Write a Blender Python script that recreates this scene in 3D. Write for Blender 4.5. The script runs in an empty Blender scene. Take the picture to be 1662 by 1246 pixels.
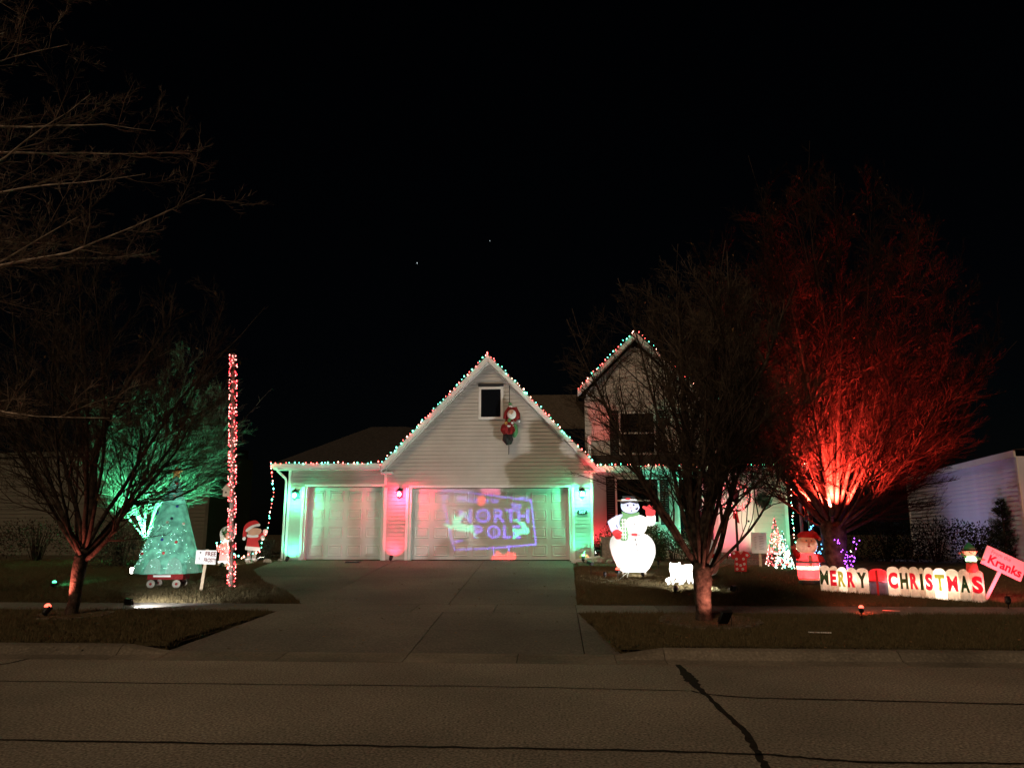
import bpy, math, random
from mathutils import Vector, Matrix
import numpy as np
random.seed(7)
R = random.Random(11)
S = bpy.context.scene
COL = S.collection
rad = math.radians

# ------------------------------------------------------------------ camera, sky, key light, exposure
F, CZ, PITCH, YAW = 1225.0, 1.65, rad(11.2), rad(3.1)
cd = bpy.data.cameras.new('camera'); cam = bpy.data.objects.new('camera', cd); COL.objects.link(cam)
cd.sensor_width = 36.0; cd.lens = F / 1662 * 36.0; cd.clip_end = 2000
cam.location = (0, 0, CZ); cam.rotation_euler = (rad(90) + PITCH, 0, YAW)
S.camera = cam
w = bpy.data.worlds.new('World'); S.world = w; w.use_nodes = True
nt = w.node_tree; bg = nt.nodes['Background']
sk = nt.nodes.new('ShaderNodeTexSky'); sk.sky_type = 'NISHITA'; sk.sun_disc = False
sk.sun_elevation = rad(38); sk.sun_rotation = rad(203)
nt.links.new(sk.outputs[0], bg.inputs[0]); bg.inputs[1].default_value = 0.00022
sl = bpy.data.lights.new('key', 'SUN'); sl.energy = 0.93; sl.angle = rad(12); sl.color = (1.0, 0.70, 0.44)
so = bpy.data.objects.new('key', sl); COL.objects.link(so)
so.rotation_euler = Vector((0.42, 1.0, -0.95)).to_track_quat('-Z', 'Y').to_euler()
S.view_settings.view_transform = 'Standard'; S.view_settings.look = 'None'
S.view_settings.exposure = 0; S.view_settings.gamma = 1; S.view_settings.use_curve_mapping = False
S.cycles.use_light_tree = True
S.cycles.max_bounces = 5; S.cycles.transparent_max_bounces = 12
S.cycles.sample_clamp_indirect = 4
S.cycles.use_denoising = True

# ------------------------------------------------------------------ helpers
def ray(px, py):
    dx = (px - 831) / F; dy = (623 - py) / F
    x, y, z = dx, math.cos(PITCH) - dy * math.sin(PITCH), math.sin(PITCH) + dy * math.cos(PITCH)
    c, s = math.cos(YAW), math.sin(YAW)
    return Vector((c * x - s * y, s * x + c * y, z))
def at(px, py, Y):
    r = ray(px, py); t = Y / r.y
    return Vector((r.x * t, Y, CZ + r.z * t))
GK = [(-80, 0), (10.3, 0), (10.85, .13), (14.0, .25), (15.1, .29), (22.9, .85), (400, 1.0)]
def gz(y):
    for (a, b), (c, d) in zip(GK, GK[1:]):
        if y <= c: return b + (d - b) * (y - a) / (c - a)
    return 1.0
def pxs(px, py, Y):                      # metres per photo pixel at a place
    r = ray(px, py); return (Y / r.y) / F

class MB:
    def __init__(s): s.v = []; s.f = []
    def add(s, vs, fs):
        o = len(s.v); s.v += [tuple(p) for p in vs]; s.f += [tuple(i + o for i in q) for q in fs]; return s
    def box(s, x0, x1, y0, y1, z0, z1):
        return s.add([(x0,y0,z0),(x1,y0,z0),(x1,y1,z0),(x0,y1,z0),(x0,y0,z1),(x1,y0,z1),(x1,y1,z1),(x0,y1,z1)],
                     [(3,2,1,0),(4,5,6,7),(0,1,5,4),(1,2,6,5),(2,3,7,6),(3,0,4,7)])
    def bar(s, a, b, r, n=4, r2=None):
        return s.tube([a, b], [r, r if r2 is None else r2], n)
    def tube(s, pts, rs, n=6, cap=True):
        P = [Vector(p) for p in pts]
        if not hasattr(rs, '__len__'): rs = [rs] * len(P)
        o = len(s.v); u = None
        for i, p in enumerate(P):
            d = (P[min(i + 1, len(P) - 1)] - P[max(i - 1, 0)])
            if d.length < 1e-9: d = Vector((0, 0, 1))
            d.normalize()
            if u is None:
                u = d.cross(Vector((0, 0, 1)) if abs(d.z) < .9 else Vector((1, 0, 0)))
            u = u - d * u.dot(d)
            if u.length < 1e-6: u = d.orthogonal()
            u.normalize(); v = d.cross(u)
            for k in range(n):
                a = 2 * math.pi * k / n
                s.v.append(tuple(p + (u * math.cos(a) + v * math.sin(a)) * rs[i]))
        for i in range(len(P) - 1):
            for k in range(n):
                k2 = (k + 1) % n
                s.f.append((o + i*n + k, o + i*n + k2, o + (i+1)*n + k2, o + (i+1)*n + k))
        if cap:
            s.f.append(tuple(o + k for k in reversed(range(n))))
            s.f.append(tuple(o + (len(P)-1)*n + k for k in range(n)))
        return s
    def prism(s, poly, y0, y1):          # polygon in local x,z extruded along y
        n = len(poly)
        a = sum(poly[i][0]*poly[(i+1)%n][1] - poly[(i+1)%n][0]*poly[i][1] for i in range(n))
        if a < 0: poly = poly[::-1]
        vs = [(x, y0, z) for x, z in poly] + [(x, y1, z) for x, z in poly]
        fs = [tuple(range(n)), tuple(range(2*n-1, n-1, -1))] + [((i+1)%n, i, n+i, n+(i+1)%n) for i in range(n)]
        return s.add(vs, fs)
    def slab(s, poly, z0, z1):           # polygon in x,y (z may be function) extruded down
        n = len(poly)
        a = sum(poly[i][0]*poly[(i+1)%n][1] - poly[(i+1)%n][0]*poly[i][1] for i in range(n))
        if a < 0: poly = poly[::-1]
        zf = z1 if callable(z1) else (lambda y: z1)
        vs = [(x, y, zf(y)) for x, y in poly] + [(x, y, zf(y) - (z0)) for x, y in poly]
        fs = [tuple(range(n)), tuple(range(2*n-1, n-1, -1))] + [((i+1)%n, i, n+i, n+(i+1)%n) for i in range(n)]
        return s.add(vs, fs)
    def ell(s, c, r, nu=14, nv=9, M=None):
        o = len(s.v); c = Vector(c)
        if not hasattr(r, '__len__'): r = (r, r, r)
        vs = []
        for j in range(1, nv):
            t = math.pi * j / nv
            for i in range(nu):
                a = 2 * math.pi * i / nu
                vs.append(Vector((r[0]*math.sin(t)*math.cos(a), r[1]*math.sin(t)*math.sin(a), r[2]*math.cos(t))))
        vs += [Vector((0,0,r[2])), Vector((0,0,-r[2]))]
        if M: vs = [M @ p for p in vs]
        fs = []
        for j in range(nv-2):
            for i in range(nu):
                i2 = (i+1) % nu
                fs.append((j*nu+i, (j+1)*nu+i, (j+1)*nu+i2, j*nu+i2))
        T = len(vs) - 2
        for i in range(nu):
            fs.append((T, i, (i+1)%nu)); fs.append((T+1, (nv-2)*nu+(i+1)%nu, (nv-2)*nu+i))
        return s.add([c + p for p in vs], fs)
    def octa(s, c, r):
        x, y, z = c
        return s.add([(x+r,y,z),(x-r,y,z),(x,y+r,z),(x,y-r,z),(x,y,z+r*1.3),(x,y,z-r*1.3)],
                     [(0,2,4),(2,1,4),(1,3,4),(3,0,4),(2,0,5),(1,2,5),(3,1,5),(0,3,5)])
    def lathe(s, prof, n=16, c=(0,0,0), sx=1, sy=1, cap=True):
        o = len(s.v)
        for r, z in prof:
            for k in range(n):
                a = 2*math.pi*k/n
                s.v.append((c[0]+r*sx*math.cos(a), c[1]+r*sy*math.sin(a), c[2]+z))
        m = len(prof)
        for i in range(m-1):
            for k in range(n):
                k2 = (k+1) % n
                s.f.append((o+i*n+k, o+i*n+k2, o+(i+1)*n+k2, o+(i+1)*n+k))
        if cap:
            s.f.append(tuple(o+k for k in reversed(range(n)))); s.f.append(tuple(o+(m-1)*n+k for k in range(n)))
        return s
    def leafq(s, p, d, u, L, W):         # a creased leaf of two quads
        n = d.cross(u)
        s.add([p, p+d*L*.5+u*W+n*W*.3, p+d*L, p+d*L*.5-u*W+n*W*.3], [(0,1,2),(0,2,3)])
    def xf(s, M):
        s.v = [tuple(M @ Vector(p)) for p in s.v]; return s
    def build(s, name, mat, parent=None, smooth=False, loc=None, rot=None):
        me = bpy.data.meshes.new(name); me.from_pydata(s.v, [], s.f); me.update()
        if mat: me.materials.append(mat)
        if smooth: me.polygons.foreach_set('use_smooth', [True]*len(me.polygons))
        return link(name, me, parent, loc, rot)

def link(name, data, parent=None, loc=None, rot=None):
    o = bpy.data.objects.new(name, data); COL.objects.link(o)
    if parent: o.parent = parent
    if loc is not None: o.location = loc
    if rot is not None: o.rotation_euler = rot
    return o
def tag(o, label, cat, group=None):
    o['label'] = label; o['category'] = cat
    if group: o['group'] = group
    return o
def thing(name, label, cat, loc=(0,0,0), rz=0, group=None):
    o = bpy.data.objects.new(name, None); COL.objects.link(o); o.empty_display_size = .2
    o.location = loc; o.rotation_euler = (0,0,rz)
    return tag(o, label, cat, group)
def kind(o, k): o['kind'] = k; return o
def copy_tree(o, parent=None):
    c = o.copy(); COL.objects.link(c)
    if parent: c.parent = parent
    for ch in list(o.children): copy_tree(ch, c)
    return c

def text_mesh(t, size, depth=.006, offset=0.0, align='CENTER', res=3):
    cu = bpy.data.curves.new('text', 'FONT'); cu.body = t; cu.size = size; cu.extrude = depth/2; cu.offset = offset
    cu.align_x = align; cu.align_y = 'CENTER'; cu.resolution_u = res
    o = bpy.data.objects.new('text', cu); COL.objects.link(o)
    dg = bpy.context.evaluated_depsgraph_get(); dg.update()
    me = bpy.data.meshes.new_from_object(o.evaluated_get(dg))
    bpy.data.objects.remove(o); return me
def text(name, t, size, mat, parent, loc, rot=(rad(90),0,0), depth=.006, offset=0.0, sx=1.0, align='CENTER'):
    me = text_mesh(t, size, depth, offset, align); me.materials.clear(); me.materials.append(mat)
    o = link(name, me, parent, loc, rot); o.scale = (sx, 1, 1); return o

def spline(pts, n=5, closed=True):       # Catmull-Rom through 2D points
    out = []; m = len(pts)
    for i in range(m if closed else m-1):
        p = [pts[(i+k) % m] if closed else pts[min(max(i+k,0),m-1)] for k in (-1,0,1,2)]
        for j in range(n):
            t = j/n
            out.append(tuple(.5*((2*p[1][c]) + (-p[0][c]+p[2][c])*t + (2*p[0][c]-5*p[1][c]+4*p[2][c]-p[3][c])*t*t + (-p[0][c]+3*p[1][c]-3*p[2][c]+p[3][c])*t**3) for c in range(len(p[0]))))
    if not closed: out.append(tuple(pts[-1]))
    return out

# ------------------------------------------------------------------ materials
def mat(name, c, rough=.75, var=.18, scale=6.0, bump=0.0, bscale=60.0, metal=0.0, c2=None, detail=4, spec=.3):
    m = bpy.data.materials.new(name); m.use_nodes = True; t = m.node_tree; n = t.nodes; b = n['Principled BSDF']
    b.inputs['Roughness'].default_value = rough; b.inputs['Metallic'].default_value = metal
    b.inputs['Specular IOR Level'].default_value = spec
    tc = n.new('ShaderNodeTexCoord')
    if var > 0 or c2:
        nz = n.new('ShaderNodeTexNoise'); nz.inputs['Scale'].default_value = scale; nz.inputs['Detail'].default_value = detail
        t.links.new(tc.outputs['Object'], nz.inputs['Vector'])
        rp = n.new('ShaderNodeValToRGB'); e = rp.color_ramp.elements
        e[0].position = .32; e[1].position = .68
        lo = tuple(x*(1-var) for x in c); hi = c2 if c2 else tuple(min(1, x*(1+var)) for x in c)
        e[0].color = (*lo, 1); e[1].color = (*hi, 1)
        t.links.new(nz.outputs['Fac'], rp.inputs[0]); t.links.new(rp.outputs[0], b.inputs['Base Color'])
    else:
        b.inputs['Base Color'].default_value = (*c, 1)
    if bump > 0:
        bz = n.new('ShaderNodeTexNoise'); bz.inputs['Scale'].default_value = bscale; bz.inputs['Detail'].default_value = 5
        t.links.new(tc.outputs['Object'], bz.inputs['Vector'])
        bp = n.new('ShaderNodeBump'); bp.inputs['Strength'].default_value = bump; bp.inputs['Distance'].default_value = .02
        t.links.new(bz.outputs['Fac'], bp.inputs['Height']); t.links.new(bp.outputs[0], b.inputs['Normal'])
    return m
def emit(name, c, s, sample=True):
    m = bpy.data.materials.new(name); m.use_nodes = True; t = m.node_tree; n = t.nodes
    n.remove(n['Principled BSDF']); e = n.new('ShaderNodeEmission'); e.inputs[0].default_value = (*c,1); e.inputs[1].default_value = s
    t.links.new(e.outputs[0], n['Material Output'].inputs[0])
    m.cycles.emission_sampling = 'FRONT' if sample else 'NONE'
    return m
def fabric(name, c, trans=.6, scale=20, var=.1):     # inflatable nylon: part diffuse, part translucent
    m = bpy.data.materials.new(name); m.use_nodes = True; t = m.node_tree; n = t.nodes; b = n['Principled BSDF']
    nz = n.new('ShaderNodeTexNoise'); nz.inputs['Scale'].default_value = scale
    tc = n.new('ShaderNodeTexCoord'); t.links.new(tc.outputs['Object'], nz.inputs['Vector'])
    rp = n.new('ShaderNodeValToRGB'); e = rp.color_ramp.elements
    e[0].color = (*(x*(1-var) for x in c),1); e[1].color = (*(min(1,x*(1+var)) for x in c),1); e[0].position = .35; e[1].position = .65
    t.links.new(nz.outputs['Fac'], rp.inputs[0]); t.links.new(rp.outputs[0], b.inputs['Base Color'])
    b.inputs['Roughness'].default_value = .5
    tr = n.new('ShaderNodeBsdfTranslucent'); t.links.new(rp.outputs[0], tr.inputs[0])
    mx = n.new('ShaderNodeMixShader'); mx.inputs[0].default_value = trans
    t.links.new(b.outputs[0], mx.inputs[1]); t.links.new(tr.outputs[0], mx.inputs[2])
    t.links.new(mx.outputs[0], n['Material Output'].inputs[0]); return m
def film(name, c):
    m = bpy.data.materials.new(name); m.use_nodes = True; t = m.node_tree; n = t.nodes
    n.remove(n['Principled BSDF']); e = n.new('ShaderNodeBsdfTransparent'); e.inputs[0].default_value = (*c,1)
    t.links.new(e.outputs[0], n['Material Output'].inputs[0]); return m
def speckle(name, c, c2, scale, rough=.9, big=.4, bump=.25):
    m = bpy.data.materials.new(name); m.use_nodes = True; t = m.node_tree; n = t.nodes; b = n['Principled BSDF']
    b.inputs['Roughness'].default_value = rough; b.inputs['Specular IOR Level'].default_value = .25
    tc = n.new('ShaderNodeTexCoord')
    a = n.new('ShaderNodeTexNoise'); a.inputs['Scale'].default_value = scale; a.inputs['Detail'].default_value = 3
    g = n.new('ShaderNodeTexNoise'); g.inputs['Scale'].default_value = big; g.inputs['Detail'].default_value = 6
    v = n.new('ShaderNodeTexVoronoi'); v.inputs['Scale'].default_value = scale*.7
    for q in (a, g, v): t.links.new(tc.outputs['Object'], q.inputs['Vector'])
    rp = n.new('ShaderNodeValToRGB'); e = rp.color_ramp.elements; e[0].position = .35; e[1].position = .65
    e[0].color = (*c,1); e[1].color = (*c2,1); t.links.new(a.outputs['Fac'], rp.inputs[0])
    r2 = n.new('ShaderNodeValToRGB'); e = r2.color_ramp.elements; e[0].position = .3; e[1].position = .7
    e[0].color = (.60,.59,.58,1); e[1].color = (1.18,1.15,1.12,1); t.links.new(g.outputs['Fac'], r2.inputs[0])
    mm = n.new('ShaderNodeMix'); mm.data_type = 'RGBA'; mm.blend_type = 'MULTIPLY'; mm.inputs[0].default_value = 1
    t.links.new(rp.outputs[0], mm.inputs[6]); t.links.new(r2.outputs[0], mm.inputs[7])
    r3 = n.new('ShaderNodeValToRGB'); e = r3.color_ramp.elements; e[0].position = .0; e[1].position = .5
    e[0].color = (1.35,1.33,1.3,1); e[1].color = (.85,.85,.85,1); t.links.new(v.outputs['Distance'], r3.inputs[0])
    m2 = n.new('ShaderNodeMix'); m2.data_type = 'RGBA'; m2.blend_type = 'MULTIPLY'; m2.inputs[0].default_value = .8
    t.links.new(mm.outputs[2], m2.inputs[6]); t.links.new(r3.outputs[0], m2.inputs[7]); t.links.new(m2.outputs[2], b.inputs['Base Color'])
    oi = n.new('ShaderNodeObjectInfo'); mr = n.new('ShaderNodeMapRange'); mr.inputs['To Min'].default_value = .84; mr.inputs['To Max'].default_value = 1.14
    t.links.new(oi.outputs['Random'], mr.inputs['Value']); hv = n.new('ShaderNodeHueSaturation')
    t.links.new(mr.outputs[0], hv.inputs['Value']); t.links.new(m2.outputs[2], hv.inputs['Color']); t.links.new(hv.outputs[0], b.inputs['Base Color'])
    bp = n.new('ShaderNodeBump'); bp.inputs['Strength'].default_value = bump; bp.inputs['Distance'].default_value = .01
    t.links.new(a.outputs['Fac'], bp.inputs['Height']); t.links.new(bp.outputs[0], b.inputs['Normal'])
    return m

M_ROAD = speckle('road_asphalt', (.14,.122,.098), (.46,.41,.34), 42, big=.35, bump=.6)
M_TAR = mat('tar', (.02,.017,.014), .95, .4, 20, spec=.05)
M_CONC = speckle('concrete', (.125,.115,.10), (.20,.185,.165), 30, big=.45, bump=.2)
M_SOIL = mat('lawn_soil', (.055,.042,.024), .95, .4, 3, bump=.6, bscale=40, c2=(.075,.062,.03))
M_MULCH = mat('mulch', (.09,.06,.035), .95, .5, 30, bump=1, bscale=60, c2=(.17,.115,.07))
M_EDGE = mat('edging', (.13,.105,.08), .95, .5, 9, bump=.8, bscale=18)
M_SUIT = mat('red_felt', (.22,.014,.016), .9, .25, 30)
M_STONE = mat('stone', (.34,.29,.24), .9, .3, 9, bump=.6, bscale=18)
M_SIDE = mat('vinyl_siding', (.49,.465,.42), .6, .07, 1.7, spec=.25)
M_SIDE2 = mat('neighbour_siding', (.70,.70,.82), .6, .08, 1.2)  # lavender cast of the yard lights is mixed into this siding colour
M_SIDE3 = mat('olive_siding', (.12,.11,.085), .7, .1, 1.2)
M_WHITE = mat('white_trim', (.76,.75,.72), .5, .05, 3)
M_DOOR = mat('garage_door_white', (.66,.65,.62), .45, .05, 2, spec=.4)
M_ROOF = mat('roof_shingle', (.03,.026,.023), .95, .35, 12, bump=.5, bscale=30)
M_DARK = mat('dark_shutter', (.018,.02,.022), .6, .2, 9)
M_GLASS = mat('window_glass', (.006,.007,.009), .08, 0, spec=.5)
M_BARK = mat('bark', (.035,.026,.022), .95, .45, 9, bump=1, bscale=30, c2=(.10,.075,.06), spec=.1)
M_CURB = speckle('curb_concrete', (.17,.15,.12), (.24,.215,.175), 30, big=.8, bump=.2)
M_BARKR = mat('bark_grey', (.045,.036,.03), .95, .4, 9, bump=1, bscale=30, c2=(.10,.082,.068), spec=.1)
M_TWIG = mat('twig', (.07,.055,.045), .95, .3, 3, c2=(.13,.105,.09), spec=.1)
M_TWIGD = mat('dark_twig', (.034,.025,.019), .95, .3, 3, c2=(.10,.077,.06), spec=.05)
M_LEAFD = mat('dead_leaf', (.20,.11,.05), .8, .4, 4, c2=(.30,.18,.08))
M_SHRUB = mat('shrub_leaf', (.03,.045,.018), .7, .4, 4, c2=(.06,.075,.03))
M_SHRUBK = mat('dark_shrub_leaf', (.009,.013,.006), .8, .4, 4, c2=(.02,.025,.012), spec=.1)
M_SHRUBB = mat('bare_shrub', (.075,.055,.038), .9, .3, 4)
M_CONIF = mat('conifer', (.016,.026,.017), .8, .4, 5)
M_BLACK = mat('black_plastic', (.012,.012,.013), .45, .2, 10)
M_METAL = mat('bronze_metal', (.03,.028,.026), .4, .2, 8, metal=.6)
M_WOOD = mat('pine_wood', (.52,.40,.28), .75, .2, 12, c2=(.62,.5,.36))
M_GREYW = mat('grey_wood', (.30,.27,.23), .85, .25, 14)
M_PWHITE = mat('white_paint', (.80,.80,.80), .6, .04, 5)
M_PSKY = mat('pale_blue_paint', (.42,.46,.78), .6, .05, 5)
M_PRED = mat('red_paint', (.60,.03,.035), .55, .1, 5)
M_PGREEN = mat('green_paint', (.09,.30,.12), .6, .12, 5)
M_PLIME = mat('lime_paint', (.10,.24,.10), .6, .12, 5)
M_PBLACK = mat('black_paint', (.015,.015,.017), .6, .15, 5)
M_PGREY = mat('grey_paint', (.23,.24,.25), .6, .15, 5)
M_PPINK = mat('pink_paint', (.75,.35,.33), .6, .1, 5)
M_SKIN = mat('painted_skin', (.70,.42,.30), .6, .08, 5)
M_GOLD = mat('gold_tinsel', (.72,.45,.14), .4, .3, 30, metal=.3)
M_WIRE = mat('green_wire', (.012,.03,.014), .6, .2, 10)
M_CORD = mat('pale_cord', (.42,.48,.42), .6, .1, 10)
M_ROPE = mat('rope', (.035,.04,.035), .8, .2, 20)
M_GRAFF = mat('pencil_mark', (.30,.31,.32), .8, .1, 5)
RED, GRN, WHT = (1.0,.085,.07), (.10,1.0,.50), (1.0,.80,.62)
E_RED = emit('red_bulb', (1,.085,.075), 17.0); E_GRN = emit('green_bulb', (.12,1.0,.6), 15.0); E_WHT = emit('warm_bulb', (1.0,.42,.3), 16.0)
E_REDS = emit('red_mini_bulb', (1.0,.12,.12), 5, False); E_WHTS = emit('warm_mini_bulb', (1.0,.66,.5), 5, False)
E_GRNS = emit('green_mini_bulb', (.2,1,.6), 6, False); E_BLUS = emit('blue_mini_bulb', (.12,.5,1), 9, False); E_PURS = emit('purple_mini_bulb', (.45,.08,1), 9, False)
E_LENSW = emit('lens_white', (1,.93,.8), 14, False); E_LENSR = emit('lens_red', (1,.12,.08), 9, False); E_LENSG = emit('lens_green', (.15,1,.5), 9, False)
E_DOMER = emit('dome_red', (1,.10,.06), 4.5, False); E_DOMEG = emit('dome_green', (.1,1,.45), 4, False)
E_LENSO = emit('lens_orange', (1,.45,.2), 14, False)

def light(name, typ, loc, color, power, parent=None, aim=None, size=.03, angle=70, blend=.6):
    l = bpy.data.lights.new(name, typ); l.energy = power; l.color = color; l.shadow_soft_size = size
    if typ == 'SPOT': l.spot_size = rad(angle); l.spot_blend = blend
    o = bpy.data.objects.new(name, l); COL.objects.link(o); o.location = loc
    if aim is not None: o.rotation_euler = (Vector(aim) - Vector(loc)).to_track_quat('-Z', 'Y').to_euler()
    if parent:
        o.parent = parent; o.matrix_parent_inverse = (Matrix.Translation(parent.location) @ parent.rotation_euler.to_matrix().to_4x4()).inverted()
    return o

# ------------------------------------------------------------------ ground, road, pavements
def dl(y): # left driveway edge
    K = [(10.86,-5.45),(14.0,-5.05),(15.1,-4.95),(16.6,-5.75),(18.14,-6.85),(20.5,-8.12),(22.95,-8.3)]
    for (a,b),(c,d) in zip(K,K[1:]):
        if y <= c: return b+(d-b)*(y-a)/(c-a)
    return -8.3
def dr(y): return .9-(y-10.86)*.153 if y < 14.0 else .42+(y-14)*.016
g = MB()
def sheet(ys, xf):
    o = len(g.v); n = 0
    for y in ys:
        X = xf(y); n = len(X)
        for x in X: g.v.append((x, y, gz(y) - .03))
    for j in range(len(ys)-1):
        for i in range(n-1):
            k = o+j*n+i; g.f.append((k, k+1, k+1+n, k+n))
sheet([10.3,10.85], lambda y:[-400,400])
sheet([10.86,12.4,14.0], lambda y:[-400,-60,-15,dl(y)]); sheet([10.86,12.4,14.0], lambda y:[dr(y),15,60,400])
sheet([14.0, 15.1, 17, 19, 21, 22.9, 30, 60, 150, 390], lambda y:[-400,-120,-60,-30,-15,-5,5,15,30,60,120,400])
for i_,v_ in enumerate(g.v[:4]): g.v[i_] = (v_[0],v_[1],-.12)
kind(g.build('ground', M_SOIL), 'structure')
road = kind(MB().add([(-400,-80,0),(400,-80,0),(400,10.32,0),(-400,10.32,0)], [(0,1,2,3)]).build('road', M_ROAD), 'structure')
def seam(pts, wdt, name='tar_seam'):
    m = MB(); P = spline([(x, y) for x, y in pts], 10, False); n = len(P)
    for i, (x, y) in enumerate(P):
        a = P[max(i-1,0)]; b = P[min(i+1,n-1)]; d = Vector((b[0]-a[0], b[1]-a[1])).normalized()
        jx = R.uniform(-.012,.012); ww = wdt(i/(n-1)) if callable(wdt) else wdt; ww *= R.uniform(.75,1.25)
        m.v += [(x-d.y*ww+jx, y+d.x*ww+jx, .004), (x+d.y*ww+jx, y-d.x*ww+jx, .004)]
        if i: k = 2*i; m.f.append((k-2, k-1, k+1, k))
    m.build(name, M_TAR, road)
def gp(px, py):
    r = ray(px, py); t = (0 - CZ) / r.z; return (r.x*t, r.y*t)
seam([gp(x,y) for x,y in ((-500,1188),(0,1200),(330,1206),(700,1212),(1000,1217),(1230,1224),(1400,1236),(1662,1239),(2100,1243))], .022)
seam([gp(x,y) for x,y in ((-400,1100),(0,1105),(400,1110),(800,1114),(1120,1121))], .012)
seam([gp(x,y) for x,y in ((1120,1121),(1200,1131),(1420,1137),(1662,1143),(2000,1149))], .02)
seam([gp(x,y) for x,y in ((1097,1074),(1116,1097),(1130,1113),(1170,1150),(1210,1190),(1235,1232),(1252,1262))], lambda t: .03 + .05*math.exp(-((t-.22)/.1)**2))
seam([gp(x,y) for x,y in ((95,1062),(40,1070),(0,1078),(-200,1105))], .016)

curb = kind(thing('curb', 'a', 'b'), 'structure')
del curb['label'], curb['category']
def curb_seg(x0, x1, l0, l1):              # l = 1 full height, 0 dropped
    def prof(l):
        t_ = .035+.095*l
        return [(10.28,.003),(10.55,.012+.008*l),(10.66,.025+.09*l),(10.72,t_),(10.86,t_),(10.86,-.1),(10.28,-.1)]
    a, b = prof(l0), prof(l1); n = len(a); m = MB()
    m.add([(x0,y,z) for y,z in a] + [(x1,y,z) for y,z in b], [tuple(reversed(range(n))), tuple(range(n,2*n))] + [(i,(i+1)%n,n+(i+1)%n,n+i) for i in range(n)])
    m.build('curb_stone', M_CURB, curb)
stops = [(-30.4+3.05*k,1) for k in range(8)]+[(-6.0,1),(-5.35,0),(-3.7,0),(-2.0,0),(-.5,0),(.8,0),(1.45,1)]+[(1.45+3.05*k,1) for k in range(1,10)]
for (xa_,la_),(xb2,lb_) in zip(stops, stops[1:]): curb_seg(xa_+.005, xb2-.005, la_, lb_)
def flare(x0, x1, z0, z1):
    pass
walk = kind(thing('sidewalk', 'a', 'b'), 'structure'); del walk['label'], walk['category']
x = -26.6
while x < 28:
    MB().slab([(x+.006,14.02),(x+1.494,14.02),(x+1.494,15.08),(x+.006,15.08)], .1, lambda y: gz(y)+.016).build('concrete_slab', M_CONC, walk)
    x += 1.5
drive = kind(thing('driveway', 'a', 'b'), 'structure'); del drive['label'], drive['category']
def dslab(y0, y1, a, b):
    m = MB(); n = 4; L = []; Rr = []
    for k in range(n+1):
        y = y0 + .006 + (y1-y0-.012)*k/n
        L.append((a(y)+.006, y)); Rr.append((b(y)-.006, y))
    m.slab(L + Rr[::-1], .1, (lambda y: .035+(gz(14)+.016-.035)*(y-10.86)/3.14) if y1 < 14.1 else (lambda y: gz(y)+.016))
    m.build('concrete_slab', M_CONC, drive)
for y0, y1 in ((10.86,12.45),(12.45,14.01)):
    dslab(y0,y1, dl, lambda y: -2.0); dslab(y0,y1, lambda y:-2.0, lambda y:min(.40,dr(y))); 
for y0, y1 in ((10.86,12.45),(12.45,14.0)):
    m = MB(); m.slab([(.41,y0+.004),(dr(y0),y0+.004),(dr(y1),y1-.004),(.41,y1-.004)], .1, lambda y: .035+(gz(14)+.016-.035)*(y-10.86)/3.14); m.build('concrete_slab', M_CONC, drive)
for y0, y1 in ((15.09,17.05),(17.05,19.05),(19.05,21.05),(21.05,22.93)):
    if y0 < 16: dslab(y0,y1, dl, lambda y:-2.05)
    else:
        dslab(y0,y1, dl, lambda y:-4.75); dslab(y0,y1, lambda y:-4.75, lambda y:-2.05)
    dslab(y0,y1, lambda y:-2.05, dr)

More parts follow.
